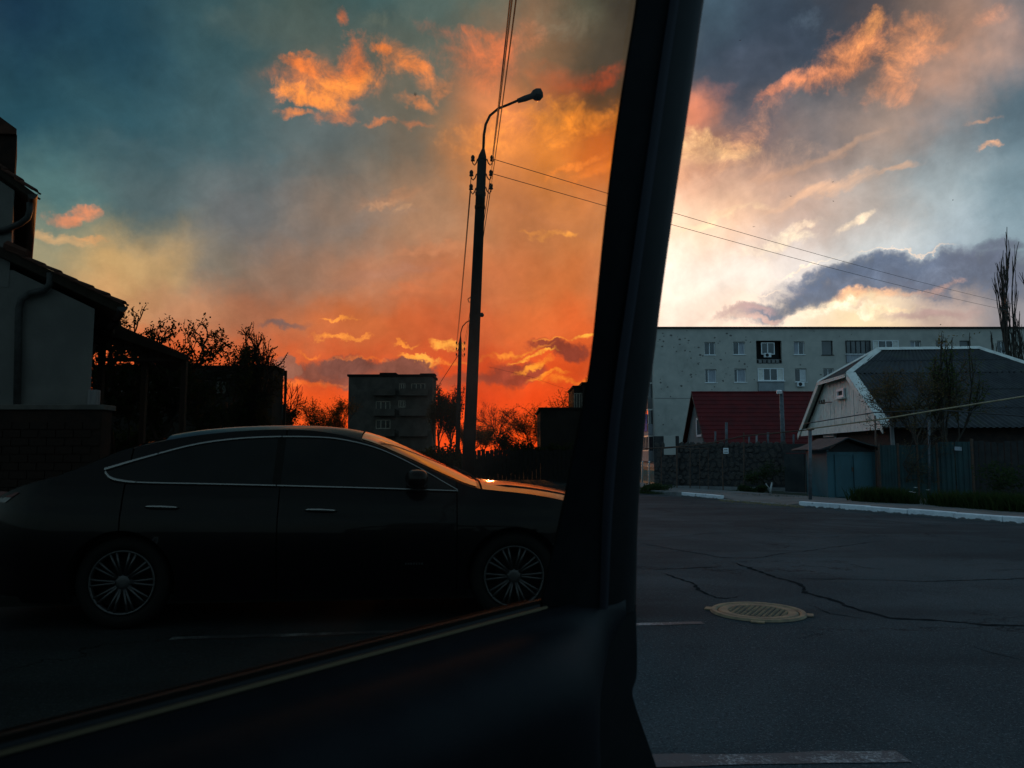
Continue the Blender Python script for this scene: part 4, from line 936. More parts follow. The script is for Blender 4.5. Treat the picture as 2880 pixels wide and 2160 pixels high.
# ------------------------------------------------------------------ blue shed
sc_ = onz(2395, 1403); SY = sc_.y
def SP(px, py): return at(px, py, SY)
x0, x1 = SP(2327, 1300).x, SP(2466, 1300).x; zt = SP(2395, 1266).z; zp = SP(2375, 1230).z
sh = thing('blue_shed', sc_, 'small faded blue metal shed with double doors and gabled roof', 'shed')
MB().box((x0, SY + 0.03, 0), (x1, SY + 1.6, zt)).build('wall', M_bluedoor, sh)
xm = (x0 + x1) / 2 + 0.02
for a, b in ((x0 + 0.21, xm - 0.012), (xm + 0.012, x1 - 0.14)):
    d = MB().box((a, SY - 0.012, 0.05), (b, SY + 0.025, zt - 0.12)).build('door', M_bluedoor, sh, bevel=0.006)
    mb = MB()
    for q in (a + 0.004, b - 0.034): mb.box((q, SY - 0.026, 0.06), (q + 0.03, SY - 0.014, zt - 0.13))
    mb.box((a + 0.036, SY - 0.026, 0.06), (b - 0.036, SY - 0.014, 0.09)); mb.box((a + 0.036, SY - 0.026, zt - 0.16), (b - 0.036, SY - 0.014, zt - 0.13)); mb.build('door_frame', M_bluedoor, d)
MB().box((xm - 0.05, SY - 0.05, 0.78), (xm - 0.01, SY - 0.028, 0.9)).build('padlock', M_rust, sh, bevel=0.008)
mb = MB(); xa, xb = SP(2290, 1262).x, SP(2490, 1258).x; za = SP(2290, 1264).z; xp = SP(2372, 1230).x
def curve(t): return 0.05 * sin(pi * t)
for (xs, zs), (xe_, zz) in (((xa, za), (xp, zp)), ((xp, zp), (xb, za + 0.02))):
    rows = []
    for yy in (SY - 0.32, SY + 1.9):
        rows.append([V(xs + (xe_ - xs) * t / 6, yy, zs + (zz - zs) * t / 6 - curve(t / 6) * 0.6) for t in range(7)])
    mb.grid(rows); mb.grid([[p - V(0, 0, 0.035) for p in r] for r in rows]); mb.grid([rows[0], [p - V(0, 0, 0.035) for p in rows[0]]])
mb.build('roof', M_slate, sh)
MB().prism([(x0, SY + 0.02, zt - 0.05), (x1, SY + 0.02, zt - 0.05), (xp, SY + 0.02, zp - 0.08)], (0, 0.03, 0)).build('gable', M_dark, sh)

# ------------------------------------------------------------------ green metal fence, gate with number plate, dark fence further right
fb = [onz(2478, 1405), onz(2642, 1409), onz(2742, 1412), onz(3050, 1424)]
fh_top = [at(2478, 1252, fb[0].y).z, at(2642, 1243, fb[1].y).z]
fn_ = thing('sheet_metal_fence', fb[0].lerp(fb[1], 0.5), 'dark green sheet metal fence beside the blue shed', 'fence')
def panels(parent, a, b, z, n, mat, name='panel'):
    for i in range(n):
        p, q = a.lerp(b, i / n), a.lerp(b, (i + 1) / n); t = (q - p).normalized(); p = p + t * 0.012; q = q - t * 0.012; nn = V(t.y, -t.x, 0) * 0.02
        mb = MB(); rows = []
        for zz in (0.06, z): rows.append([p.lerp(q, j / 12) + nn * (1 if (j // 2) % 2 else -0.2) + V(0, 0, zz) for j in range(13)])
        mb.grid(rows); mb.build(name, mat, parent)
panels(fn_, fb[0], fb[1], fh_top[0], 3, M_greenmetal)
for i in range(4): p = fb[0].lerp(fb[1], i / 3); MB().tube([p, p + V(0, 0, fh_top[0] + 0.05)], 0.03, 6).build('post', M_rust, fn_)
g2 = thing('green_gate', fb[1].lerp(fb[2], 0.5), 'dark green gate leaf carrying a pale number plate', 'gate')
panels(g2, fb[1] + V(0.02, 0, 0), fb[2], fh_top[1], 2, M_greenmetal)
p = fb[2]; MB().tube([p, p + V(0, 0, fh_top[1] + 0.08)], 0.04, 6).build('post', M_rust, g2)
c = at(2698, 1262, fb[1].lerp(fb[2], 0.55).y - 0.06); MB().box((c.x - 0.13, c.y - 0.012, c.z - 0.05), (c.x + 0.13, c.y, c.z + 0.05), Matrix.Translation(c) @ Matrix.Rotation(0.06, 4, 'Y') @ Matrix.Translation(-c)).build('number_plate', M_curtain, g2)
f3 = thing('dark_board_fence', fb[2].lerp(fb[3], 0.5), 'dark board fence at the right end of the street front', 'fence')
rng = random.Random(6); nb = 16
for i in range(nb):
    p, q = fb[2].lerp(fb[3], i / nb) + V(0.02, 0, 0), fb[2].lerp(fb[3], (i + 0.93) / nb); z = fh_top[1] + rng.uniform(-0.04, 0.03)
    MB().prism([p + V(0, 0, 0.03), q + V(0, 0, 0.03), q + V(0, 0, z), p + V(0, 0, z)], (0, 0.025, 0)).build('board', material('tarred_board', (0.02, 0.021, 0.02), (0.035, 0.032, 0.03), 5, 0.8) if i == 0 else bpy.data.materials['tarred_board'], f3)

# ------------------------------------------------------------------ posts and pole on the right
def post(name, label, px0, y0, px1, y1, r, mat, zbase=0.02, group=None, cat='post', r2=None):
    b = onz(px1, y1, zbase); a = at(px0, y0, b.y)
    t = thing(name, b, label, cat, group); MB().tube([b, a], [r, r2 or r], 10).build('shaft', mat, t, smooth=True); return t, a, b
t, a, b = post('steel_post', 'tall slim steel post left of the blue shed', 2278, 1212, 2279, 1405, 0.045, M_steel, 0.12); MB().lathe([(0.05, 0), (0.05, 0.03), (0, 0.05)], Matrix.Translation(a), 10).build('cap', M_rust, t)
t, a, b = post('concrete_post', 'pale leaning concrete post in front of the green fence', 2506, 1176, 2521, 1392, 0.075, M_concrete, r2=0.055); MB().box((a.x - 0.08, a.y - 0.03, a.z - 0.12), (a.x + 0.14, a.y + 0.03, a.z - 0.07)).build('cross_piece', M_rust, t)
t, a, b = post('rusty_post', 'thin rusty pipe post at the right edge of the shed', 2461, 1172, 2466, 1402, 0.022, M_rust); MB().lathe([(0.024, 0), (0.024, 0.03), (0, 0.04)], Matrix.Translation(a), 8).build('cap', M_rust, t)
t, a, b = post('short_post', 'short grey pipe post above the green fence', 2613, 1186, 2614, 1408, 0.03, M_steel); MB().lathe([(0.034, 0), (0.034, 0.03), (0, 0.045)], Matrix.Translation(a), 8).build('cap', M_steel, t)
# floodlight pole in front of the red roof
pb = at(2203, 1235, 34.0); pb.z = 0; pt = at(2197, 1103, 34.0); fl = thing('floodlight_pole', pb, 'grey pole with small floodlight in front of red roof', 'lamp')
MB().tube([pb, pt], [0.11, 0.085], 10).build('pole', M_steel, fl, smooth=True)
o = MB().box((pt.x - 0.24, pt.y - 0.2, pt.z - 0.03), (pt.x - 0.02, pt.y - 0.05, pt.z + 0.12), Matrix.Translation(pt) @ Matrix.Rotation(0.35, 4, 'X') @ Matrix.Translation(-pt)).build('lamp_head', M_white, fl, bevel=0.02)
MB().tube([pt, pt + V(-0.1, -0.1, 0.02)], 0.02, 5).build('bracket', M_rust, fl)
# standpipes by the block's entrance
for px, lab in ((1806, 'nearer the car door'), (1825, 'nearer the stone wall')):
    b = onz(px, 1348, 0.02) ; b = at(px, 1345, 34.0); b.z = 0; a = at(px, 1302, 34.0)
    t = thing('bollard_pipe', b, 'thin white pipe by the block entrance, the one ' + lab, 'post', 'white pipes by the block entrance')
    MB().tube([b, a, a + V(0.0, -0.1, 0.05)], 0.035, 7).build('pipe', M_white, t, smooth=True)
# overhead ochre pipe and cables across the yards
def cable(name, label, pts_, r, mat, cat='cable', group=None, drop=0.0):
    P = []
    for a, b in zip(pts_, pts_[1:]): P += sag(a, b, drop, 10)[:-1]
    P.append(pts_[-1]); return tag(MB().tube(P, r, 5).build(name, mat, smooth=True), label, cat, group)
cable('gas_pipe', 'ochre overhead pipe rising to the right in front of slate roof', [at(2270, 1207, 24.5), at(2500, 1176, 21.5), at(2620, 1156, 20.3), at(2900, 1112, 18.2)], 0.022, M_yellowpipe, 'pipe')
cable('yard_cable', 'dark cable crossing the foot of the white gable', [at(2262, 1192, 24.6), at(2460, 1160, 22), at(2640, 1153, 21), at(2900, 1172, 19)], 0.016, M_wire)
cable('railing_pipe', 'thin brown pipe running over the wire fence and stone wall', [onz(1812, 1380) * 0 + at(1812, 1262, 27.6), at(1940, 1254, 27.2), at(2015, 1243, 26.8), at(2092, 1226, 26.2), at(2180, 1218, 25.2), at(2290, 1207, 24.4)], 0.022, M_rust, 'pipe')

# ------------------------------------------------------------------ plants on the right
tree('shade_tree', 'sparse young leaved tree in front of the slate roof', (at(2650, 1300, 22.6).x, 22.6, 0), 3.0, 4.1, 31, levels=5, kids=(5, 4, 3, 3, 2), up=0.35, spread=0.8, D_=2.0, trunk_r=0.05, leaf=M_leafbrown, leaf_size=0.032, per=4, spreadr=0.10, leaf_from=4, twig=0.003)
tree('slim_tree', 'slender leafy sapling poking above the slate roof ridge', (at(2676, 1300, 23.4).x, 23.4, 0), 1.3, 4.95, 33, levels=4, kids=(5, 4, 3, 2), up=0.9, spread=0.55, D_=1.2, trunk_r=0.06, leaf=M_leaf, leaf_size=0.045, per=3, spreadr=0.10, twig=0.005)
tree('budding_shrub', 'budding branches reaching in front of the white gable', (at(2560, 1300, 21.9).x, 21.9, 0), 1.5, 2.45, 35, levels=4, kids=(5, 4, 3, 3), up=0.2, spread=0.9, D_=1.2, trunk_r=0.03, leaf=M_leafbrown, leaf_size=0.022, per=2, spreadr=0.05, leaf_from=4, twig=0.004)
tree('poplar', 'tall bare poplar with upright branches at the right edge', (at(2848, 1100, 66).x, 66, 0), 1.5, at(2846, 636, 66).z, 41, levels=4, kids=(7, 5, 3, 3), up=1.0, spread=0.36, shorten=0.6, wiggle=0.12, D_=2.0, trunk_r=0.16, twig=0.02)
tree('poplar', 'second bare poplar cut by the right edge of the view', (at(2915, 1100, 68).x, 68, 0), 3.0, at(2890, 760, 68).z, 43, levels=4, kids=(7, 4, 3, 3), up=0.9, spread=0.45, shorten=0.6, wiggle=0.12, D_=3.0, trunk_r=0.16, twig=0.02)
t = tree('whitewashed_tree', 'small bushy tree with forked whitewashed trunk by the wall', (onz(2166, 1388, 0.02).x, onz(2166, 1388, 0.02).y, 0.02), 1.1, 1.05, 51, levels=3, kids=(4, 4, 4), up=0.4, spread=0.8, D_=0.8, trunk_r=0.02, leaf=M_leafdark, leaf_size=0.03, per=6, spreadr=0.07, leaf_from=2)
p = onz(2167, 1389, 0.02)
MB().tube([p, p + V(0, 0, 0.12), p + V(0.06, 0, 0.36)], [0.034, 0.032, 0.022], 7).tube([p + V(0, 0, 0.1), p + V(-0.1, 0, 0.25), p + V(-0.14, 0, 0.33)], [0.026, 0.022, 0.018], 6).build('whitewashed_trunk', M_whitebark, t, smooth=True)
for px, py, w_, h_, sd, lab, mt in ((1836, 1386, 1.35, 0.42, 61, 'low dark bush at the left foot of stone wall', M_leafdark), (2106, 1388, 0.9, 0.35, 62, 'dark weedy bush beside the whitewashed tree', M_leafdark), (2690, 1400, 1.0, 1.3, 63, 'leafy shrub growing up the gate with number plate', M_leafdark), (2850, 1424, 1.6, 1.5, 64, 'tall dark shrub against the fence at right edge', M_leafdark)):
    b = onz(px, py, 0.02); bush('bush', lab, (b.x, b.y - 0.3, 0.02), w_, h_, sd, mt, n=700, size=0.035)
p = onz(2715, 1400, 0.0); t = thing('thin_plant', p, 'whitewashed thin stem under the shrub on the gate', 'plant'); MB().tube([p, p + V(0.03, 0, 0.35), p + V(0.06, 0.05, 0.75)], [0.022, 0.018, 0.012], 6).build('stem', M_whitebark, t)
gp = []
rng = random.Random(71)
for i in range(46):
    px = rng.uniform(2436, 2590); b = onz(px, 1412 + (px - 2436) * 0.05, 0.1); gp.append((b.x, b.y + rng.uniform(-0.1, 0.6), 0.06, 0.22))
for i in range(70):
    px = rng.uniform(2668, 2960); b = onz(px, 1426 + (px - 2668) * 0.07, 0.1); gp.append((b.x, b.y + rng.uniform(-0.2, 0.7), 0.06, 0.25))
stuff(grass('tall_grass', gp, 0.42, 72, M_grass, 46))
gp = []
for i in range(120):
    px = rng.uniform(1795, 2330); b = onz(px, 1388 + (px - 1795) * 0.035, 0.02); gp.append((b.x, b.y + rng.uniform(-0.1, 0.5), 0.03, 0.3))
stuff(grass('short_grass', gp, 0.10, 73, M_grass, 22, w=0.006))
b = onz(2027, 1404, 0.0); stuff(grass('kerb_weed', [(b.x, b.y + 0.05, 0.0, 0.12)], 0.14, 74, M_grass, 60, w=0.006))
# white flowers
for i, (px, py, lab) in enumerate(((2562, 1384, 'leftmost white flower'), (2575, 1372, 'tallest white flower'), (2571, 1386, 'lower white flower beneath the tallest'), (2610, 1379, 'rightmost white flower standing apart'))):
    b = onz(px, 1418, 0.1); c = at(px, py, b.y); t = thing('white_flower', b, lab + ' in the grass by the green fence', 'flower', 'white flowers by the green fence')
    MB().tube([b, c], 0.006, 4).build('stem', M_grass, t)
    mb = MB()
    for k in range(6):
        a = 2 * pi * k / 6; d = V(cos(a), sin(a) * 0.7, 0.35); s_ = V(-sin(a), cos(a), 0) * 0.018
        mb.add([c, c + d * 0.028 + s_, c + d * 0.055, c + d * 0.028 - s_], [(0, 1, 2, 3)])
    mb.build('petals', M_petal, t)

# ================================================================== left side of the street
lp = [V(-70, 10.5, 0), V(-5.5, 11.2, 0), V(-1.2, 12.2, 0), V(-0.5, 14, 0), V(-1.2, 30, 0), V(-2.4, 60, 0), V(-70, 60, 0)]
structure(MB().prism([p + V(0, 0, 0.005) for p in lp], (0, 0, 0.12)).build('pavement', M_pave))

# ------------------------------------------------------------------ tiled house at the left edge
HY = 13.0
def L(px, py, dy=0.0): return at(px, py, HY + dy)
ho = thing('tiled_house', V(-9.5, 16, 0), 'dark house with tiled roofs, pale end wall and curved downpipes', 'house')
xc = L(260, 1000).x; xw = L(40, 700).x; xl = -16.0
eave = L(366, 866); start = L(28, 706)
sl_ = (start.z - eave.z) / (eave.x - start.x)
def roofz(x): return eave.z + (eave.x - x) * sl_
DEPTH = 7.0; SK = -0.64; BACK = (SK * DEPTH, DEPTH, 0)      # the house stands askew to the street
# lower block: gable-like wall under the falling roof
MB().prism([(xl, HY, 0), (xc, HY, 0), (xc, HY, roofz(xc) - 0.30), (xw, HY, roofz(xw) - 0.30), (xl, HY, roofz(xw) - 0.30)], BACK).build('wall', M_plaster2, ho)
# upper block
ue = L(118, 556); u0 = L(0, 470); usl = (u0.z - ue.z) / (ue.x - u0.x)
def uroofz(x): return ue.z + (ue.x - x) * usl
xu = L(38, 600).x
MB().prism([(xl, HY - 0.01, roofz(xw) - 0.6), (xu, HY - 0.01, roofz(xw) - 0.6), (xu, HY - 0.01, uroofz(xu) - 0.22), (xl + 3.5, HY - 0.01, uroofz(xu) + 2.4), (xl, HY - 0.01, uroofz(xu) + 1.0)], BACK).build('wall', M_plaster2, ho)
# chimney with a sloping cap
c0, c1 = L(-80, 300), L(46, 380); cz = L(46, 378).z
MB().prism([(c0.x, HY + 0.02, uroofz(xu) - 0.2), (c1.x, HY + 0.02, uroofz(xu) - 0.2), (c1.x, HY + 0.02, cz), (c0.x, HY + 0.02, cz)], (-0.64, 1.0, 0)).build('chimney', M_brick, ho)
a, b = L(-90, 262), L(52, 366); MB().prism([(a.x, HY - 0.05, a.z), (b.x, HY - 0.05, b.z), (b.x, HY - 0.05, b.z - 0.09), (a.x, HY - 0.05, cz + 0.01)], (-0.72, 1.12, 0)).build('chimney_cap', M_tile, ho)
# roof decks and their tiles, each tile a piece of its own
def deck(x0, x1, zf, y0, y1, th=0.09):
    P = [V(x0, y0, zf(x0)), V(x1, y0, zf(x1)), V(x1, y0, zf(x1) - th), V(x0, y0, zf(x0) - th)]
    return MB().prism(P, (SK * (y1 - y0), y1 - y0, 0)).build('roof', M_wood, ho)
lo_deck = deck(xl, eave.x - 0.03, roofz, HY - 0.12, HY + DEPTH, 0.16); up_deck = deck(xl, ue.x - 0.03, uroofz, HY - 0.12, HY + DEPTH, 0.13)
# one wave tile: 30 x 24 cm, raised along its side
mb = MB(); rows = []
for i, xx in enumerate((0.0, 0.36)):
    rows.append([V(xx, 0.25 * j / 6, 0.03 + 0.032 * sin(pi * min(1, j / 4)) - (0.022 if i == 0 else -0.008)) for j in range(7)])
mb.grid(rows); mb.grid([[p - V(0, 0, 0.022) for p in r] for r in rows]); mb.grid([rows[1], [p - V(0, 0, 0.03) for p in rows[1]]]); mb.grid([[rows[0][0], rows[1][0]], [rows[0][0] - V(0, 0, 0.024), rows[1][0] - V(0, 0, 0.024)]])
tile_me = bpy.data.meshes.new('roof_tile'); tile_me.from_pydata(mb.v, [], mb.f); tile_me.materials.append(M_tile)
rng = random.Random(3)
def tiles(x0, x1, zf, sl, rows_y, parent):
    th = math.atan(sl); step = 0.31 * cos(th); n = int((x1 - x0) / step)
    for j in range(rows_y):
        for i in range(n + 1):
            x = x1 - (i + 1) * step
            o = inst('roof_tile', tile_me, (x + SK * j * 0.245, HY - 0.16 + j * 0.245, zf(x) + 0.006), parent, (0, th + rng.gauss(0, 0.018), rng.gauss(0, 0.012)))
tiles(xu + 0.05, eave.x - 0.12, roofz, sl_, 6, lo_deck); tiles(xl + 5.4, ue.x - 0.13, uroofz, usl, 2, up_deck)
MB().tube([V(xu - 0.02, HY - 0.1, roofz(xu) + 0.08), V(xu + 0.35, HY - 0.1, roofz(xu + 0.35) + 0.1)], [0.09, 0.07], 6).build('ridge_tile', M_tile, ho)
# half-round gutters under both eaves
def gutter(p, name='gutter'):
    mb = MB(); rows = []
    for yy in (HY - 0.3, HY + DEPTH):
        rows.append([V(p.x + SK * (yy - HY + 0.3) + 0.03 + 0.085 * cos(pi + pi * k / 8), yy, p.z - 0.04 + 0.085 * sin(pi + pi * k / 8)) for k in range(9)])
    mb.grid(rows); mb.grid([[p_ + V(0, 0, 0.006) for p_ in r] for r in rows])
    mb.add([q for q in rows[0]], [tuple(range(9))]); return mb.build(name, M_steel, ho, smooth=True)
gutter(eave); gutter(ue)
g = ue
MB().tube([L(84, 570, -0.15), L(84, 592, -0.15), L(78, 612, -0.15), L(58, 628, -0.12), L(20, 645, -0.06), L(-10, 652, -0.06)], 0.052, 9).build('downpipe', M_steel, ho, smooth=True)
MB().tube([L(142, 768, -0.1), L(140, 800, -0.1), L(124, 816, -0.1), L(84, 826, -0.09), L(60, 842, -0.09), L(53, 870, -0.09), L(47, 1200, -0.09)], 0.058, 9).build('downpipe', M_steel, ho, smooth=True)
MB().box((xc - 0.02, HY - 0.05, 1.9), (xc + 0.12, HY + 0.1, 2.35)).build('meter_box', M_curtain, ho, bevel=0.01)
# rafter ends beneath the lower eave
for yy in (0.6, 1.5, 2.4, 3.3):
    MB().prism([V(xc + SK * yy, HY + yy, roofz(xc) - 0.17), V(eave.x - 0.1 + SK * yy, HY + yy, roofz(eave.x - 0.1) - 0.17), V(eave.x - 0.1 + SK * yy, HY + yy, roofz(eave.x - 0.1) - 0.25), V(xc + SK * yy, HY + yy, roofz(xc) - 0.30)], (0.0, 0.08, 0)).build('rafter', M_wood, ho)

# carport leaning on the house
CY = 15.0
cp = thing('carport', at(380, 1300, CY) * 1, 'dark lean to roof on posts beside the pale end wall', 'carport'); 
def Cp(px, py, dy=0): return at(px, py, CY + dy)
a, b = Cp(250, 880), Cp(524, 1002)
for i in range(5):
    y0 = CY + i * 0.5; sh_ = -0.2625 * i; MB().prism([V(a.x + sh_, y0 + 0.012, a.z), V(b.x + sh_, y0 + 0.012, b.z), V(b.x + sh_, y0 + 0.012, b.z - 0.05), V(a.x + sh_, y0 + 0.012, a.z - 0.05)], (-0.25, 0.476, 0)).build('roof_board', M_wood, cp)
MB().prism([V(a.x, CY - 0.03, a.z + 0.02), V(b.x + 0.05, CY - 0.03, b.z + 0.01), V(b.x + 0.05, CY - 0.03, b.z - 0.10), V(a.x, CY - 0.03, a.z - 0.30)], (0, 0.03, 0)).build('verge_board', M_wood, cp)
for px in (268, 392, 505):
    q = Cp(px, 1000); zt = a.z + (q.x - a.x) / (b.x - a.x) * (b.z - a.z) - 0.1
    MB().box((q.x - 0.05, CY + 0.2, 0.125), (q.x + 0.05, CY + 0.3, zt)).build('post', M_wood, cp)
for py, x1 in ((1008, 500), (976, 440), (952, 380)):
    q, r = Cp(262, py), Cp(x1, py); MB().box((q.x, CY + 0.1, q.z - 0.045), (r.x, CY + 0.17, q.z + 0.03)).build('beam', M_wood, cp)
for px in (300, 333, 364, 420): 
    q = Cp(px, 1005); z1 = Cp(px, 955).z; MB().box((q.x - 0.02, CY + 0.12, q.z), (q.x + 0.02, CY + 0.16, z1)).build('trellis_slat', M_wood, cp)

# street-side wall below the house, brick by brick courses are too dark to tell: coped masonry wall
gw = thing('garden_wall', V(-9, 11.9, 0), 'dark coped masonry wall before the tiled house', 'wall')
zt = at(100, 1138, 11.8).z; xr = at(285, 1200, 11.8).x
MB().box((-20, 11.8, 0.1), (xr, 12.1, zt - 0.08)).build('wall_core', M_brick, gw); MB().box((-20, 11.76, zt - 0.08), (xr + 0.04, 12.14, zt)).build('coping', M_concrete, gw, bevel=0.01)
rng = random.Random(9); bm = MB().box((-0.5, -0.5, -0.5), (0.5, 0.5, 0.5)); bme = bpy.data.meshes.new('brick'); bme.from_pydata(bm.v, [], bm.f); bme.materials.append(M_brick)
k = 0
for r in range(13):
    z = 0.2 + r * 0.125
    for i in range(22):
        x = xr - 0.14 - i * 0.27 - (0.135 if r % 2 else 0)
        if z < zt - 0.14: inst('brick', bme, (x, 11.795 - rng.uniform(0, 0.008), z), gw, None, (0.255, 0.03, 0.11))

# far dark two-storey building behind the trees
BY = 48.0
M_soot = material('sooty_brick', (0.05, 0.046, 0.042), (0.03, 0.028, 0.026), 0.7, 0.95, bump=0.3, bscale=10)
b0, b1 = at(262, 1030, BY), at(768, 1028, BY); zb = b1.z
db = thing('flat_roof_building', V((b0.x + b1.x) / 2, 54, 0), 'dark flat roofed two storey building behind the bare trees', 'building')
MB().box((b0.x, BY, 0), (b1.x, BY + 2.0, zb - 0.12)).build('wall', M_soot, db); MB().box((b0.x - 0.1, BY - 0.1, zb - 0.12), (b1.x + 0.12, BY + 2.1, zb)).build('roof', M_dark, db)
c0, c1 = at(770, 1042, BY + 2.3), at(803, 1042, BY + 2.3)
zc = c0.z; xs = c0.x
for i in range(4): xx = c0.x + (c1.x - c0.x) * i / 3; MB().box((xx - 0.06, BY + 2.3, 0), (xx + 0.06, BY + 2.5, zc)).build('balcony_post', M_wood, db)
for z_, h_ in ((0, 2.9), (3.55, 1.0), (zc - 0.35, 0.35)): MB().box((c0.x, BY + 2.32, z_), (c1.x, BY + 2.48, z_ + h_)).build('balcony_parapet', M_darkplaster, db)
rng = random.Random(12)
for i in range(5):
    px = 320 + i * 95; q, r = at(px, 1110, BY), at(px + 34, 1070, BY); mb = MB()
    frame_bars(mb, q.x, q.z, r.x, r.z, BY - 0.06, [0.5], 0.06); w = mb.build('window', M_wood, db); MB().add([(q.x, BY - 0.015, q.z), (r.x, BY - 0.015, q.z), (r.x, BY - 0.015, r.z), (q.x, BY - 0.015, r.z)], [(0, 1, 2, 3)]).build('pane', M_glass, w)
# picket fence in front of it
pf = thing('picket_fence', at(680, 1230, 32.0) * 1, 'row of thin reddish slats in the dark before the flat roofed building', 'fence')
M_redslat = material('varnished_slat', (0.16, 0.06, 0.03), (0.10, 0.04, 0.02), 9, 0.35)
for px, y0 in ((622, 1133), (636, 1131), (652, 1133), (668, 1140), (682, 1142), (695, 1144), (707, 1148), (718, 1150), (732, 1152)):
    a = at(px, y0, 32.0); MB().box((a.x - 0.04, 32.0, 0.1), (a.x + 0.04, 32.03, a.z)).build('slat', M_redslat, pf)
q, r = at(600, 1185, 32.05), at(745, 1185, 32.05); MB().box((q.x, 32.04, q.z - 0.04), (r.x, 32.08, q.z + 0.04)).build('rail', M_wood, pf)

# ------------------------------------------------------------------ apartment block in the middle distance
MY = 110.0
def MP(px, py): return at(px, py, MY)
m0, m1 = MP(981, 1053), MP(1216, 1052); mz = m0.z
cb = thing('apartment_block', V((m0.x + m1.x) / 2, MY + 8, 0), 'grey square ended apartment block silhouetted beyond the sedan roof', 'building')
spl = MP(1052, 1100).x; sp2 = MP(1116, 1100).x
W3 = [(1056, 1128, 1098, 1154), (1056, 1180, 1098, 1206), (1122, 1078, 1140, 1098), (1156, 1078, 1196, 1098), (1120, 1126, 1140, 1146)]
holes = [(MP(a, d).x, MP(a, d).z, MP(c, b).x, MP(c, b).z) for a, b, c, d in W3]
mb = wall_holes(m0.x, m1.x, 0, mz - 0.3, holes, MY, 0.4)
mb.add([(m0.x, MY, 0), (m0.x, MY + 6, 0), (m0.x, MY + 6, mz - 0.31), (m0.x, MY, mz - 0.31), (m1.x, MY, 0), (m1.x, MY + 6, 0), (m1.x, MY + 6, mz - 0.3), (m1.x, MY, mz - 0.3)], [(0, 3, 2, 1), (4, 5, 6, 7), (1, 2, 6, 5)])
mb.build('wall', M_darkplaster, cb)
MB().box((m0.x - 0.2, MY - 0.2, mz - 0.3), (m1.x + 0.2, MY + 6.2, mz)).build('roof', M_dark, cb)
for a, b, y in ((1066, 1112, 1047), (1180, 1222, 1049)):
    q, r = MP(a, y), MP(b, y); MB().box((q.x, MY + 0.5, mz), (r.x, MY + 3, q.z)).build('roof_parapet', M_dark, cb)
for (x0, z0, x1, z1), (a, b, c, d) in zip(holes, W3):
    mb = MB(); frame_bars(mb, x0, z0, x1, z1, MY + 0.12, [0.35, 0.68], 0.12); w = mb.build('window', M_whitewood, cb)
    MB().add([(x0, MY + 0.25, z0), (x1, MY + 0.25, z0), (x1, MY + 0.25, z1), (x0, MY + 0.25, z1)], [(0, 1, 2, 3)]).build('pane', M_glass, w)
for k in range(4):
    z_ = 1.0 + k * 2.9; MB().box((spl + 0.1, MY - 0.9, z_), (sp2 - 0.1, MY - 0.01, z_ + 1.0)).build('balcony', M_darkplaster, cb)
    MB().box((sp2 + 0.5, MY - 0.7, z_), (m1.x - 0.6, MY - 0.01, z_ + 1.0)).build('balcony', M_darkplaster, cb)
# block at the far right of the window, and dark outbuilding
q0, q1 = at(1640, 1075, 70), at(1780, 1075, 70)
rb_ = thing('stepped_building', V(q0.x + 4, 74, 0), 'dark stepped building edge behind the door frame', 'building')
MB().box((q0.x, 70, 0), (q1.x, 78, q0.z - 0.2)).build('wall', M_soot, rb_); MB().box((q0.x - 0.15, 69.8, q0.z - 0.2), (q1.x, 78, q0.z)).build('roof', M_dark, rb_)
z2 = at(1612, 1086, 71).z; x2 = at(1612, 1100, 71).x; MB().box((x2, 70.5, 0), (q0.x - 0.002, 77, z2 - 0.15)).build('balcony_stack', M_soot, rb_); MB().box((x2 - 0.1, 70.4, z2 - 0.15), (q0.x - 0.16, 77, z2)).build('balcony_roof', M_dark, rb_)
for k in range(3):
    z_ = z2 - 2.2 - k * 2.6; mb = MB(); frame_bars(mb, x2 + 0.03, z_, q0.x - 0.05, z_ + 1.5, 70.42, [0.33, 0.66], 0.05); w = mb.build('window', M_whitewood, rb_)
    MB().add([(x2 + 0.03, 70.47, z_), (q0.x - 0.05, 70.47, z_), (q0.x - 0.05, 70.47, z_ + 1.5), (x2 + 0.03, 70.47, z_ + 1.5)], [(0, 1, 2, 3)]).build('pane', M_glass, w)
a, b = at(1651, 1070, 70), at(1651, 1080, 70); MB().tube([V(a.x, 71, b.z - 0.3), V(a.x, 71, a.z + 0.4)], 0.03, 4).build('aerial', M_wire, rb_)
q0, q1 = at(1520, 1146, 44), at(1700, 1146, 44); gb_ = thing('garage', V(q0.x + 2, 47, 0), 'dark flat roofed garage below the stepped building', 'garage')
MB().box((q0.x, 44, 0), (q1.x, 50, q0.z - 0.12)).build('wall', M_soot, gb_); MB().box((q0.x - 0.1, 43.9, q0.z - 0.12), (q1.x, 50, q0.z)).build('roof', M_dark, gb_)

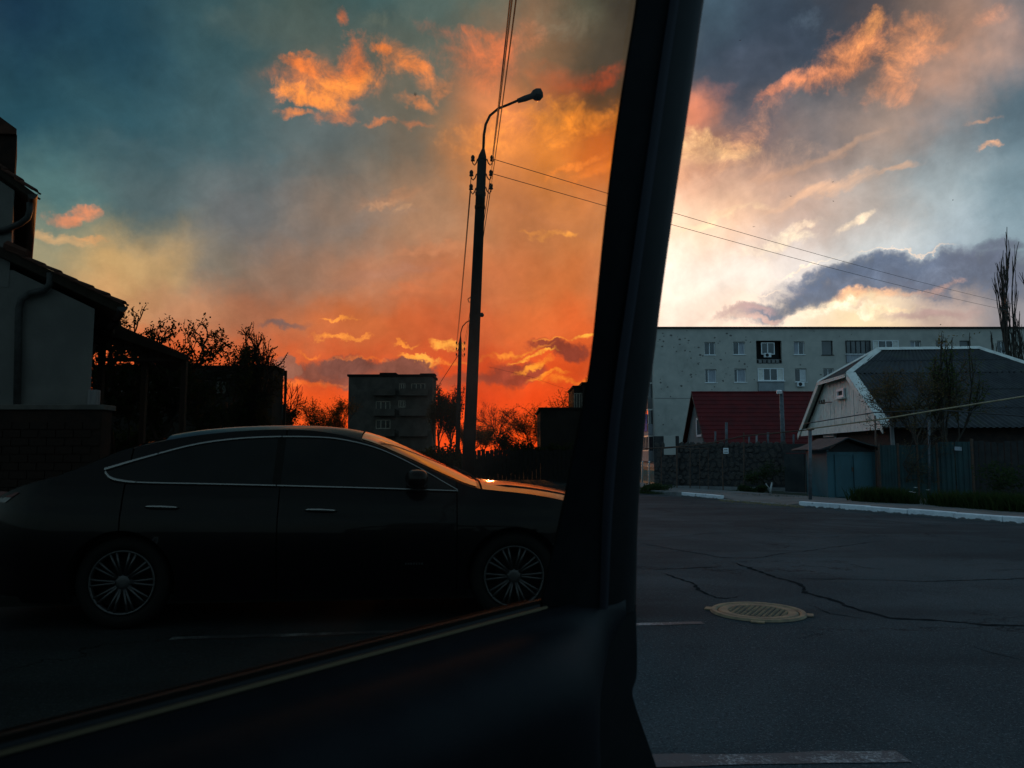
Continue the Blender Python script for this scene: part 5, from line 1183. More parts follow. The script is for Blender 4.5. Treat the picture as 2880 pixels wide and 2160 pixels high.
# ------------------------------------------------------------------ lamp posts
def lamp_post(name, label, basepx, toppx, Y, elbow, head, armh, scale, rings):
    """tapered concrete post, steel cap, curved pipe arm and lamp head; insulators on swan-neck hooks"""
    b = at(*basepx, Y); tp = at(*toppx, Y); d = (tp - b).normalized(); b = b - d * ((b.z - 0.12) / d.z)
    t = thing(name, b, label, 'street lamp', 'lamp posts along the side street')
    MB().tube([b, b.lerp(tp, 0.5), tp], [0.165 * scale, 0.14 * scale, 0.115 * scale], 10).build('post', M_pole, t, smooth=True)
    cp_ = at(*armh, Y); MB().tube([tp - d * 0.05, tp + (cp_ - tp) * 0.25, cp_], [0.118 * scale, 0.10 * scale, 0.035 * scale], 10).build('cap', M_rust, t, smooth=True)
    P = [at(x, y, Y) for x, y in elbow]; arm = MB().tube([cp_ - d * 0.1] + P, 0.034 * scale, 8).build('arm', M_rust, t, smooth=True)
    h = [at(x, y, Y) for x, y in head]; o = h[-1] - h[0]; Ln = o.length; zax = o.normalized()
    Q = zax.to_track_quat('Z', 'Y').to_matrix().to_4x4(); Mx = Matrix.Translation(h[0]) @ Q
    r = 0.14 * scale
    MB().lathe([(0.0, 0), (r * 0.42, 0), (r * 0.55, Ln * 0.28), (r * 0.55, Ln * 0.55), (r * 0.95, Ln * 0.66), (r * 1.08, Ln * 0.80), (r * 0.85, Ln * 0.95), (0.0, Ln)], Mx, 14).build('lamp_head', M_steel, t, smooth=True)
    dn = V(0, 0, -1); Mg = Matrix.Translation(h[0].lerp(h[-1], 0.78) + V(0, 0, -r * 0.2)) @ Matrix.Diagonal((1.0, 1.0, 0.95, 1))
    MB().lathe([(r * 1.0, 0), (r * 0.93, -r * 0.5), (r * 0.6, -r * 0.9), (0, -r * 1.02)], Mg, 14).build('glass_bowl', M_glass, t, smooth=True)
    tips = []
    for (px, py, side) in rings:
        q = at(px, py, Y); ax = b + (tp - b) * ((q.z - b.z) / (tp.z - b.z)); s_ = 1 if side > 0 else -1; w = abs(q.x - ax.x)
        hk = MB().tube([ax + V(s_ * 0.08 * scale, 0, 0.02), ax + V(s_ * w * 0.5, -0.02, 0.03), ax + V(s_ * w * 0.62, -0.03, -0.07 * scale), ax + V(s_ * w * 0.82, -0.03, -0.13 * scale), ax + V(s_ * w, -0.03, -0.08 * scale), ax + V(s_ * w, -0.03, 0.0)], 0.016 * scale, 6).build('hook', M_rust, t, smooth=True)
        k = 0.9 * scale; MB().lathe([(0, -0.06 * k), (0.055 * k, -0.05 * k), (0.06 * k, -0.01 * k), (0.04 * k, 0.01 * k), (0.055 * k, 0.03 * k), (0.055 * k, 0.08 * k), (0.03 * k, 0.12 * k), (0, 0.13 * k)], Matrix.Translation(ax + V(s_ * w, -0.03, 0.02)), 10).build('insulator', M_insul, t, smooth=True)
        tips.append(ax + V(s_ * w, -0.03, 0.04))
    return t, tips, b, tp
PY = 19.0
lamp, tips, pb, pt = lamp_post('street_lamp', 'tall dark lamp post with six insulators and arm curving right', (1318, 1290), (1356, 446), PY,
    [(1361, 380), (1366, 350), (1378, 325), (1402, 305), (1430, 294), (1458, 282)], [(1456, 284), (1527, 260)], (1359.5, 418), 1.0,
    [(1330, 452, -1), (1326, 494, -1), (1325, 533, -1), (1384, 452, 1), (1381, 493, 1), (1381, 531, 1)])
k = pb + (pt - pb) * 0.58; MB().tube([k + V(-0.13, 0, 0.05), k + V(-0.2, 0, 0.0), k + V(-0.17, 0, -0.08), k + V(-0.12, 0, -0.06)], 0.012, 5).build('hook', M_rust, lamp)
for f in (0.853, 0.893): k = pb + (pt - pb) * f; MB().tube([k - V(0, 0, 0.04), k + V(0, 0, 0.04)], 0.135, 10).build('band', M_rust, lamp)
lamp2, tips2, pb2, pt2 = lamp_post('street_lamp', 'small distant lamp post behind the tall one, arm curving right', (1288, 1225), (1294, 970), 51.0,
    [(1296, 935), (1301, 918), (1312, 906), (1325, 900), (1340, 896)], [(1338, 897), (1360, 882)], (1295.5, 945), 1.0,
    [(1284, 966, -1), (1284, 983, -1), (1284, 999, -1), (1306, 966, 1), (1306, 983, 1), (1306, 999, 1)])
# wires: up and over the camera, and on to the far post
ends = [at(1441, -60, 7.0), at(1447, -60, 7.0), at(1459, -60, 7.0)]
for tpt, e, w in zip((tips[3], tips[4], tips[5]), ends, ('left', 'middle', 'right')): cable('overhead_wire', 'thin overhead wire from the tall lamp post to the top edge, %s of the three' % w, [tpt, e, e + (e - tpt) * 1.6], 0.009, M_wire, group='overhead wires running up over the street', drop=0.05)
for i, (p, q, w) in enumerate(((tips[1], tips2[0], 'left of the tall lamp post, upper of the pair'), (tips[2], tips2[1], 'left of the tall lamp post, lower of the pair'), (tips[4], tips2[3], 'behind the tall lamp post, upper of the pair'), (tips[5], tips2[4], 'behind the tall lamp post, lower of the pair'))):
    cable('overhead_wire', 'overhead wire between lamp posts, ' + w, [p, q], 0.010, M_wire, group='overhead wires between the lamp posts', drop=0.25)
for p, e, w in ((tips[3], at(2860, 858, 52.0), 'upper'), (tips[4], at(2860, 878, 52.0), 'lower')): cable('service_wire', 'long thin wire falling from tall lamp post to the poplar, %s one' % w, [p, e], 0.009, M_wire, group='wires falling to the right behind the door frame', drop=0.22)
cable('stay_wire', 'slanting stay wire left of the small lamp post', [at(1288, 1000, 51), at(1228, 1092, 55)], 0.02, M_wire)
cable('stay_wire', 'thin drooping wire right of the tall lamp post', [at(1376, 1032, 52), at(1500, 1062, 56), at(1612, 1102, 66)], 0.008, M_wire)

# ------------------------------------------------------------------ trees on the left
tree('fruit_tree', 'budding fruit tree with clustered leaves behind the carport', (at(480, 1150, 22).x, 22.0, 0), 3.3, at(470, 850, 22).z, 101, levels=5, kids=(6, 5, 4, 4, 3), wiggle=0.28, up=0.15, spread=0.8, D_=2.6, trunk_r=0.10, leaf=M_leafdark, leaf_size=0.05, per=3, spreadr=0.05, leaf_from=5, twig=0.006, frac=0.6)
tree('fruit_tree', 'low leafy fruit tree showing above the carport roof', (at(330, 1150, 23).x, 23.0, 0), 3.2, at(330, 862, 23).z, 103, levels=5, kids=(6, 5, 4, 4, 3), wiggle=0.28, up=0.15, spread=0.8, D_=2.2, trunk_r=0.08, leaf=M_leafdark, leaf_size=0.05, per=3, spreadr=0.05, leaf_from=5, twig=0.006, frac=0.6)
tree('bare_tree', 'leafless twiggy round crowned tree right of the fruit trees', (at(668, 1150, 25).x, 25.0, 0), 2.0, at(690, 902, 25).z, 107, levels=5, kids=(8, 6, 5, 4, 3), wiggle=0.26, up=0.12, spread=0.8, D_=2.0, trunk_r=0.09, twig=0.010, leaf=M_leafdark, leaf_size=0.035, per=1, spreadr=0.03, leaf_from=5)
for k, (px, w_, h_) in enumerate(((330, 3.2, 2.6), (470, 3.4, 2.5), (600, 3.0, 2.3))):
    b = at(px, 1200, 26); bush('shrub', ('dark shrub under the low fruit tree', 'dark shrub under the taller fruit tree', 'dark shrub under the bare tree')[k], (b.x, 26, 0), w_, h_, 110 + k, M_leafdark, n=1100, size=0.09, D_=1.4)
tree('distant_tree', 'small bare tree top beside the flat roofed building', (at(792, 1100, 56).x, 56.0, 0), 2.6, at(800, 1010, 56).z, 113, levels=4, kids=(6, 5, 4, 3), up=0.4, spread=0.8, D_=2.0, trunk_r=0.1, twig=0.02)
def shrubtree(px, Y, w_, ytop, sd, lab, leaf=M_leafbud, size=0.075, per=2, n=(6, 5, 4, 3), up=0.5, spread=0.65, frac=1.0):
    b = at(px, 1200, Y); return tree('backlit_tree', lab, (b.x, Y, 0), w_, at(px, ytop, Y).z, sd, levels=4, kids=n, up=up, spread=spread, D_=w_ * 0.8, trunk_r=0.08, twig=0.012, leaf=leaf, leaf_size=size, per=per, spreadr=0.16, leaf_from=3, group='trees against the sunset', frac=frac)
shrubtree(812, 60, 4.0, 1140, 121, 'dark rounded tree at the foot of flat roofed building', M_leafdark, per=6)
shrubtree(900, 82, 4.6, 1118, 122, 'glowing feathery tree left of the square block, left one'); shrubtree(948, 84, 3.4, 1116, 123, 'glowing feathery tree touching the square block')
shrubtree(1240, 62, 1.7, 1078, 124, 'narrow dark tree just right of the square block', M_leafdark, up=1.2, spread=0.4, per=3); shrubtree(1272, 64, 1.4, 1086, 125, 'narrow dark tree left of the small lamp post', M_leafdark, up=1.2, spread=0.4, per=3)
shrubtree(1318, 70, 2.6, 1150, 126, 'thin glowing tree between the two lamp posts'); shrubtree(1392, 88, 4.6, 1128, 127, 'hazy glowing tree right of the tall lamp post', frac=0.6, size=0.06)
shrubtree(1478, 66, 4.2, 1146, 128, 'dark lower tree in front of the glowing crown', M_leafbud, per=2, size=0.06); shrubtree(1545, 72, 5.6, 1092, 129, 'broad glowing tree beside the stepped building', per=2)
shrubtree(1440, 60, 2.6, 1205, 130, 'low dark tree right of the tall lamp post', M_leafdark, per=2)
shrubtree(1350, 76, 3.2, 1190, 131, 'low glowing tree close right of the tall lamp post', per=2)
for k, (px, Y, w_, h_, lab) in enumerate(((1250, 46, 3.4, 2.3, 'dark hedge mass left of the small lamp post'), (1345, 44, 2.8, 1.35, 'low dark hedge behind the tall lamp post'), (1440, 42, 3.2, 1.7, 'dark hedge mass right of the tall lamp post'), (1520, 40, 3.6, 2.4, 'tall dark hedge before the garage'), (1610, 38, 3.2, 2.2, 'dark hedge by the car door frame'), (880, 64, 5.0, 1.9, 'dark hedge below the glowing trees'), (1150, 70, 7.0, 1.9, 'dark hedge at the foot of the square block'))):
    b = at(px, 1250, Y); bush('hedge', lab, (b.x, Y, 0), w_, h_, 140 + k, M_leafdark, n=1500, size=0.10, D_=1.6)
q0, q1 = at(1330, 1262, 36.0), at(1640, 1262, 36.0)
fw = thing('roadside_fence', V((q0.x + q1.x) / 2, 36, 0), 'low dark board fence along the side street', 'fence'); nb = 26
for i in range(nb):
    x = q0.x + (q1.x - q0.x) * i / nb; MB().box((x, 36, 0.1), (x + (q1.x - q0.x) / nb * 0.9, 36.03, 1.45 + 0.04 * (i % 3))).build('board', bpy.data.materials['tarred_board'], fw)

# ================================================================== dark sedan passing on the far lane
REAR = onz(329, 1777); FRONT = onz(1448, 1752); sdirx = (FRONT - REAR); WB = sdirx.length; sdirx.normalize()
SA = atan2(sdirx.y, sdirx.x)
SM = Matrix.Translation(V(REAR.x, REAR.y, 0)) @ Matrix.Rotation(SA, 4, 'Z')       # x forward, y away from the camera
sed = thing('sedan', V(REAR.x, REAR.y, 0) + sdirx * WB / 2, 'dark glossy sedan with chrome window surround and multispoke wheels', 'car')
CW = 1.84; KX = WB / 2.84
def paint(name, c):
    m = material(name, c, None, rough=0.35, metal=0.0, spec=0.25, coat=0.45); return m
M_paint = paint('black_car_paint', (0.006, 0.0045, 0.0065))
M_hood = paint('bonnet_paint', (0.006, 0.0045, 0.0065)); M_hood.node_tree.nodes['Principled BSDF'].inputs['Coat Weight'].default_value = 1.0; M_hood.node_tree.nodes['Principled BSDF'].inputs['Coat IOR'].default_value = 3.0; M_hood.node_tree.nodes['Principled BSDF'].inputs['Coat Roughness'].default_value = 0.16
M_carglass = material('dark_car_glass', (0.004, 0.005, 0.006), None, rough=0.03, spec=0.6)
M_screen = material('windscreen_glass', (0.05, 0.045, 0.04), (0.09, 0.08, 0.07), 3, 0.11, spec=0.5, coat=1.0, stretch=(1, 1, 1))
M_screen.node_tree.nodes['Principled BSDF'].inputs['IOR'].default_value = 3.4
M_rim = material('alloy_rim', (0.20, 0.205, 0.22), (0.15, 0.155, 0.165), 6, 0.4, metal=0.8)
M_tail = material('tail_lamp_red', (0.18, 0.01, 0.01), None, rough=0.1); M_clear = material('clear_lamp_lens', (0.5, 0.5, 0.52), None, rough=0.1)
def interp(tab, s):
    if s <= tab[0][0]: return tab[0][1]
    for i in range(len(tab) - 1):
        (a, p), (b, q) = tab[i], tab[i + 1]
        if s <= b:
            m0 = (q - tab[i - 1][1]) / (b - tab[i - 1][0]) if i > 0 else (q - p) / (b - a)
            m1 = (tab[i + 2][1] - p) / (tab[i + 2][0] - a) if i + 2 < len(tab) else (q - p) / (b - a)
            t = (s - a) / (b - a); h = b - a
            return (2*t**3 - 3*t*t + 1) * p + (t**3 - 2*t*t + t) * h * m0 + (-2*t**3 + 3*t*t) * q + (t**3 - t*t) * h * m1
    return tab[-1][1]
TOP = [(-1.06, 0.90), (-0.97, 1.02), (-0.75, 1.085), (-0.55, 1.13), (-0.35, 1.23), (-0.1, 1.345), (0.3, 1.44), (0.7, 1.482), (1.15, 1.492), (1.5, 1.472), (1.75, 1.42), (1.96, 1.335), (2.32, 1.165), (2.56, 1.055), (2.66, 1.035), (3.0, 1.0), (3.3, 0.95), (3.55, 0.88), (3.68, 0.78)]
TOP = [(a * KX, b) for a, b in TOP]
DROP = [(-1.06, 0.10), (-0.6, 0.05), (-0.3, 0.07), (0.3, 0.06), (1.2, 0.045), (1.8, 0.085), (2.4, 0.075), (2.66, 0.05), (3.3, 0.07), (3.68, 0.12)]
DROP = [(a * KX, b) for a, b in DROP]
def Hc(s): return interp(TOP, s)
def He(s): return Hc(s) - interp(DROP, s)
def belt(s): return 1.045 - 0.027 * s / KX
def Ys(s, z):
    b = belt(s)
    if z <= b:
        t = (z - 0.18) / (b - 0.18); y = 0.055 - 0.075 * sin(pi * min(1, max(0, t)) * 0.92) + 0.03 * max(0, t - 0.8) / 0.2
        y += 0.012 * exp(-((z - (b - 0.17)) / 0.03) ** 2)            # crease under the glass
    else: y = 0.07 + (z - b) * 0.52
    e = max(0, -0.45 * KX - s) / (0.62 * KX); y += 0.30 * e * e
    e = max(0, s - 2.85 * KX) / (0.84 * KX); y += 0.42 * e * e
    return y
def S(s, y, z): return SM @ V(s, y, z)
S0, S1 = -1.06 * KX, 3.68 * KX
RW = 0.335; AR = 0.375
arches = (0.0, WB)
def side_panel(name, sa, sb, mirror, mat, zlo=0.2, parent=sed):
    """body side between two stations, wheel openings cut out"""
    ns = max(4, int((sb - sa) / 0.03)); nz = 30; mb = MB(); idx = {}
    for i in range(ns + 1):
        s = sa + (sb - sa) * i / ns; zt = He(s)
        for j in range(nz + 1):
            z = zlo + (zt - zlo) * j / nz; ss, zz = s, z
            for ac in arches:
                d = sqrt((s - ac) ** 2 + (z - RW) ** 2)
                if d < AR and d > AR - 0.06: ss = ac + (s - ac) / d * AR; zz = RW + (z - RW) / d * AR
            y = Ys(ss, zz); mb.v.append(tuple(S(ss, y if not mirror else CW - y, zz)))
    for i in range(ns):
        for j in range(nz):
            s = sa + (sb - sa) * (i + 0.5) / ns; z = zlo + (He(s) - zlo) * (j + 0.5) / nz
            if any((s - ac) ** 2 + (z - RW) ** 2 < (AR - 0.03) ** 2 for ac in arches): continue
            q = (i * (nz + 1) + j, (i + 1) * (nz + 1) + j, (i + 1) * (nz + 1) + j + 1, i * (nz + 1) + j + 1)
            mb.f.append(q if not mirror else q[::-1])
    return mb.build(name, mat, parent, smooth=True)
cuts = [(S0, -0.02 * KX, 'rear_quarter_panel'), (-0.01 * KX, 1.085 * KX, 'rear_door'), (1.093 * KX, 2.40 * KX, 'front_door'), (2.408 * KX, S1, 'front_wing')]
doors = {}
for mirror in (False, True):
    for a, b, nm in cuts:
        o = side_panel(nm, a, b, mirror, M_paint)
        if not mirror: doors[nm] = o
def top_panel(name, sa, sb, mat, u0=-1.0, u1=1.0, lift=0.0, n=None, ex=2.4):
    ns = n or max(4, int((sb - sa) / 0.05)); nu = 14; rows = []
    for i in range(ns + 1):
        s = sa + (sb - sa) * i / ns; ze = He(s); ye = Ys(s, ze); yc = CW / 2; half = yc - ye; r = []
        for k in range(nu + 1):
            u = u0 + (u1 - u0) * k / nu; z = ze + (Hc(s) - ze) * (1 - abs(u) ** ex) + lift
            r.append(S(s, yc + u * half, z))
        rows.append(r)
    return MB().grid(rows).build(name, mat, sed, smooth=True)
top_panel('boot_lid', S0, -0.52 * KX, M_paint); top_panel('rear_window', -0.515 * KX, 0.2 * KX, M_carglass, -0.9, 0.9, 0.004)
top_panel('roof_frame', -0.515 * KX, 0.2 * KX, M_paint); top_panel('roof', 0.2 * KX, 1.66 * KX, M_paint, ex=6.0)
top_panel('windscreen_frame', 1.66 * KX, 2.585 * KX, M_paint, ex=3.0); top_panel('windscreen', 1.665 * KX, 2.56 * KX, M_screen, -0.965, 0.965, 0.005, ex=3.0)
bon = top_panel('bonnet', 2.60 * KX, S1, M_hood, ex=3.6)
# raised bonnet creases
for u in (-0.72, 0.72):
    P = []
    for i in range(9):
        s = 2.7 * KX + 0.85 * KX * i / 8; ze = He(s); half = CW / 2 - Ys(s, ze); P.append(S(s, CW / 2 + u * half, ze + (Hc(s) - ze) * (1 - abs(u) ** 2.6) + 0.002))
    MB().tube(P, [0.004] + [0.014] * 7 + [0.004], 6).build('bonnet_crease', M_paint, bon, smooth=True)
# wiper and its arm at the cowl
MB().tube([S(2.60 * KX, 0.45, Hc(2.60 * KX) - 0.03), S(2.54 * KX, 0.60, Hc(2.54 * KX) + 0.015), S(2.40 * KX, 0.95, Hc(2.40 * KX) + 0.02)], 0.009, 5).build('wiper', M_rubber, sed)
# nose, tail, floor
def endcap(name, s, fwd):
    mb = MB(); zt = He(s); L_ = [S(s, Ys(s, 0.2 + (zt - 0.2) * j / 10), 0.2 + (zt - 0.2) * j / 10) for j in range(11)]
    R_ = [S(s, CW - Ys(s, 0.2 + (zt - 0.2) * j / 10), 0.2 + (zt - 0.2) * j / 10) for j in range(11)]
    rows = []
    for k in range(9):
        u = k / 8; bul = 0.10 * (1 - (2 * u - 1) ** 2) * fwd
        rows.append([l.lerp(r, u) + sdirx * bul for l, r in zip(L_, R_)])
    ob = mb.grid(rows).build(name, M_paint, sed, smooth=True); return ob
nose = endcap('front_bumper', S1, 1); tail = endcap('rear_bumper', S0, -1)
MB().box((S0 + 0.1, 0.1, 0.17), (S1 - 0.1, CW - 0.1, 0.24), SM).build('floor', M_rubber, sed)
MB().box((2.5 * KX, 0.35, 0.3), (S1 - 0.25, CW - 0.35, 0.8), SM).build('engine_bay', M_rubber, sed)
MB().box((S0 + 0.15, 0.35, 0.3), (-0.3 * KX, CW - 0.35, 0.8), SM).build('boot_tub', M_rubber, sed)
MB().box((-0.3 * KX, 0.14, 0.245), (2.5 * KX, CW - 0.14, 0.8), SM).build('cabin_tub', M_rubber, sed)
# side glass with the chrome surround following the window line
DLO_T = [(-0.18, 1.142), (0.06, 1.222), (0.4, 1.322), (0.66, 1.366), (0.97, 1.388), (1.3, 1.388), (1.5, 1.372), (1.78, 1.305), (2.05, 1.185), (2.41, 0.985)]
DLO_B = [(-0.18, 1.135), (-0.13, 1.085), (-0.04, 1.06), (0.1, 1.049), (0.6, 1.036), (1.16, 1.020), (1.8, 1.000), (2.41, 0.978)]
def dt(s): return interp(DLO_T, s)
def db_(s): return interp(DLO_B, s)
for mirror in (False, True):
    def PS(s, z, out): 
        y = Ys(s * KX, z) - out; return S(s * KX, y if not mirror else CW - y, z)
    for a, b, own in ((-0.17, 1.05, 'rear_door'), (1.07, 2.39, 'front_door')):
        rows = [[PS(s, db_(s) + (dt(s) - db_(s)) * j / 8, 0.006) for j in range(9)] for s in [a + (b - a) * i / 30 for i in range(31)]]
        MB().grid(rows).build('side_window', M_carglass, sed, smooth=True)
    MB().grid([[PS(s, db_(s) + (dt(s) - db_(s)) * j / 4, 0.008) for j in range(5)] for s in (1.03, 1.05, 1.07, 1.09)]).build('window_pillar', M_rubber, sed)
    def strip(fn, a, b, w0, w1, n=44):
        P = [PS(a + (b - a) * i / n, fn(a + (b - a) * i / n), 0.012) for i in range(n + 1)]
        ws = [w0 + (w1 - w0) * i / n for i in range(n + 1)]; rows = []
        for p, w_ in zip(P, ws):
            up = V(0, 0, 1); out_ = (SM.to_3x3() @ V(0, -1 if not mirror else 1, 0))
            rows.append([p + up * w_, p + up * w_ * 0.5 + out_ * 0.008, p - up * w_ * 0.5 + out_ * 0.008, p - up * w_])
        return MB().grid(rows).build('chrome_strip', M_chrome, sed, smooth=True)
    strip(dt, -0.18, 0.17, 0.016, 0.011); strip(dt, 0.178, 1.055, 0.011, 0.009); strip(dt, 1.063, 2.41, 0.009, 0.006)
    strip(db_, -0.17, 0.06, 0.016, 0.010, 20); strip(db_, 0.068, 1.06, 0.008, 0.008); strip(db_, 1.068, 2.41, 0.008, 0.007)
# chrome door handles with dark recess
for s, z, par in ((0.15, 0.872, 'rear_door'), (1.28, 0.842, 'front_door')):
    a, b = s * KX, (s + 0.235) * KX; y = Ys(a, z) - 0.028
    MB().tube([S(a, y + 0.012, z + 0.006), S(a + 0.03, y, z + 0.008), S((a + b) / 2, y - 0.004, z + 0.006), S(b - 0.03, y, z + 0.001), S(b, y + 0.014, z - 0.001)], [0.006, 0.010, 0.012, 0.011, 0.006], 8).build('door_handle', M_chrome, doors[par], smooth=True)
# lower door badge
s0 = 2.02 * KX; mb = MB()
for i in range(7): mb.box((s0 + i * 0.02, Ys(s0, 0.45) - 0.006, 0.44), (s0 + i * 0.02 + 0.013, Ys(s0, 0.45) + 0.004, 0.455), SM)
stuff(mb.build('badge', M_chrome, doors['front_door']))
# mirror
c = S(2.10 * KX, Ys(2.1 * KX, 1.06) - 0.13, 1.075); Mm = Matrix.Translation(c) @ Matrix.Rotation(SA + 0.2, 4, 'Z') @ Matrix.Diagonal((0.085, 0.12, 0.075, 1))
prof = [(sin(pi * i / 10), -cos(pi * i / 10)) for i in range(11)]
o = MB().lathe([(max(0.0, r) ** 0.6, h * 0.9) for r, h in prof], Mm, 20).build('wing_mirror', M_paint, sed, smooth=True)
MB().tube([c + V(0, 0.05, -0.04), S(2.16 * KX, Ys(2.16 * KX, 1.0) + 0.01, 1.0)], 0.03, 6).build('mirror_stalk', M_rubber, o)
# lamps
def lens(name, pts_, mat, mirror=False):
    P = [S(s * KX, (Ys(s * KX, z) - 0.008) if not mirror else CW - Ys(s * KX, z) + 0.008, z) for s, z in pts_]; return MB().add(P, [tuple(range(len(P)))]).build(name, mat, sed)
for mr in (False, True):
    lens('tail_light', [(-1.05, 0.985), (-1.045, 0.945), (-0.82, 0.945), (-0.76, 0.98)], M_tail, mr); lens('tail_light', [(-1.045, 0.942), (-1.05, 0.905), (-0.88, 0.905), (-0.82, 0.942)], M_clear, mr)
    lens('headlight', [(3.27, 0.83), (3.40, 0.78), (3.62, 0.76), (3.63, 0.80), (3.45, 0.85)], M_clear, mr)
# wheels: tyre, ten paired spokes, hub, disc
def wheel(s, y, side):
    Mw = SM @ Matrix.Translation(V(s, y, RW)) @ Matrix.Rotation(pi / 2 * side, 4, 'X')
    Mt = Mw; Mw = Mw @ Matrix.Diagonal((0.94, 0.94, 1, 1))
    t = MB().lathe([(0.24, -0.20), (0.31, -0.20), (0.333, -0.17), (0.335, -0.10), (0.333, -0.03), (0.31, 0.0), (0.27, 0.005), (0.232, -0.005), (0.228, -0.03)], Mt, 48).build('tyre', M_rubber, sed, smooth=True)
    o = MB().lathe([(0.225, -0.03), (0.228, -0.002), (0.240, 0.006), (0.246, 0.001), (0.246, -0.03)], Mw, 48).build('rim', M_rim, t, smooth=True)
    MB().lathe([(0.0, -0.012), (0.03, -0.012), (0.055, -0.016), (0.07, -0.03), (0.07, -0.05)], Mw, 24).build('hub_cap', M_rim, t, smooth=True)
    MB().lathe([(0.0, -0.09), (0.15, -0.09), (0.15, -0.11)], Mw, 32).build('brake_disc', M_dark, t)
    MB().lathe([(0.0, -0.13), (0.24, -0.13)], Mw, 32).build('wheel_back', M_rubber, t)
    for k in range(10):
        for d in (-0.10, 0.10):
            a = 2 * pi * k / 10; r0, r1 = 0.055, 0.232; a0, a1 = a + d * 0.9, a + d * 1.05; w = 0.0085
            P = []
            for r, aa, hh in ((r0, a0, -0.02), (0.15, (a0 + a1) / 2, -0.008), (r1, a1, -0.006)):
                P.append(Mw @ V(r * cos(aa), r * sin(aa), hh))
            MB().tube(P, [0.012, 0.010, 0.0105], 5).build('spoke', M_rim, t, smooth=True)
for s in arches:
    wheel(s, 0.045, 1); wheel(s, CW - 0.045, -1)
    for mirror in (0, 1):
        rows = []
        for yy in (0.02, 0.30):
            rows.append([S(s + (AR + 0.004) * cos(a), yy if not mirror else CW - yy, RW + (AR + 0.004) * sin(a)) for a in [-0.35 + (pi + 0.7) * i / 24 for i in range(25)]])
        MB().grid(rows).build('wheel_arch', M_rubber, sed)

# ================================================================== the car the picture is taken from: its open front door
Pz = CAM_H - 0.2                                   # height of the window line of the door
b0, b1 = onz(0, 2110, Pz), onz(1530, 1705, Pz); tdir = (b1 - b0).normalized(); nin = V(tdir.y, -tdir.x, 0)     # nin: to the cabin side
own = thing('open_car', V(0, -0.6, 0), 'dark car seen from its seat, tinted front door standing open', 'car')
TH = radians(14); udir = (nin * sin(TH) + V(0, 0, cos(TH))).normalized(); gn_ = tdir.cross(udir).normalized()
if gn_.dot(nin) < 0: gn_ = -gn_
def DW(px, py): return onplane(px, py, b1, gn_)     # a point in the plane of the glass
def smoothpath(P, n=6):
    out = []
    for i in range(len(P) - 1):
        p0, p1, p2, p3 = P[max(i - 1, 0)], P[i], P[i + 1], P[min(i + 2, len(P) - 1)]
        for k in range(n):
            t = k / n; out.append(0.5 * ((2 * p1) + (p2 - p0) * t + (2 * p0 - 5 * p1 + 4 * p2 - p3) * t * t + (3 * p1 - p0 - 3 * p2 + p3) * t ** 3))
    out.append(P[-1]); return out
INNER = [(1830, -260), (1800, 0), (1768, 200), (1738, 400), (1708, 650), (1688, 850), (1672, 1000), (1650, 1130), (1610, 1330), (1575, 1500), (1540, 1640), (1528, 1712)]
OUTER = [(2030, -260), (1978, 0), (1950, 200), (1921, 400), (1884, 650), (1856, 850), (1838, 1000), (1820, 1130), (1804, 1330), (1796, 1500), (1793, 1640), (1792, 1712)]
pi_ = smoothpath([DW(*p) for p in INNER]); po_ = smoothpath([DW(*p) for p in OUTER])
# the frame also closes over the top and runs down the front edge
along_t = lambda k, h: b1 + tdir * k + udir * h
top_h = max((p - b1).dot(udir) for p in pi_)
frame_in, frame_out = pi_, po_
mb = MB(); cols = 9; rows = []
for a, b in zip(frame_in, frame_out):
    r = []
    for k in range(cols):
        f = k / (cols - 1); bul = 0.024 * (1 - abs(2 * f - 1) ** 3)
        r.append(a.lerp(b, f) + gn_ * (bul - 0.002))
    r += [b - gn_ * 0.006, a - gn_ * 0.006, r[0]]
    rows.append(r)
M_trim = material('door_frame_trim', (0.0035, 0.004, 0.0045), (0.006, 0.0065, 0.007), 30, 0.65, spec=0.12)
door_frame = MB().grid(rows).build('window_frame', M_trim, own, smooth=True)
hT = top_h - 0.01
mb = MB().box((-1.3, -0.035, 0), ((pi_[0] - b1).dot(tdir) - 0.01, 0.022, 0.10), Matrix(((tdir.x, gn_.x, udir.x, (b1 + udir * hT).x), (tdir.y, gn_.y, udir.y, (b1 + udir * hT).y), (tdir.z, gn_.z, udir.z, (b1 + udir * hT).z), (0, 0, 0, 1))))
mb.build('window_frame_top', M_trim, own, bevel=0.01)
# grey seal strip running down the frame
SEAL = [(x - 66, y) for x, y in [(1932, -120), (1905, 60), (1880, 230), (1850, 450), (1822, 650), (1795, 850), (1770, 1030), (1752, 1180), (1738, 1350), (1730, 1500), (1724, 1690)]]
sp_ = smoothpath([DW(*p) + gn_ * 0.028 for p in SEAL]); nS = len(sp_)
rows = []
for i, p in enumerate(sp_):
    w_ = 0.0020 + 0.0052 * i / nS; t = (sp_[min(i + 1, nS - 1)] - sp_[max(i - 1, 0)]).normalized(); sd = t.cross(gn_).normalized()
    rows.append([p - sd * w_ - gn_ * 0.008, p - sd * w_ * 0.8, p + gn_ * 0.004, p + sd * w_ * 0.8, p + sd * w_ - gn_ * 0.008])
MB().grid(rows).build('seal_strip', material('grey_seal', (0.035, 0.035, 0.043), None, rough=0.6, spec=0.25), own, smooth=True)
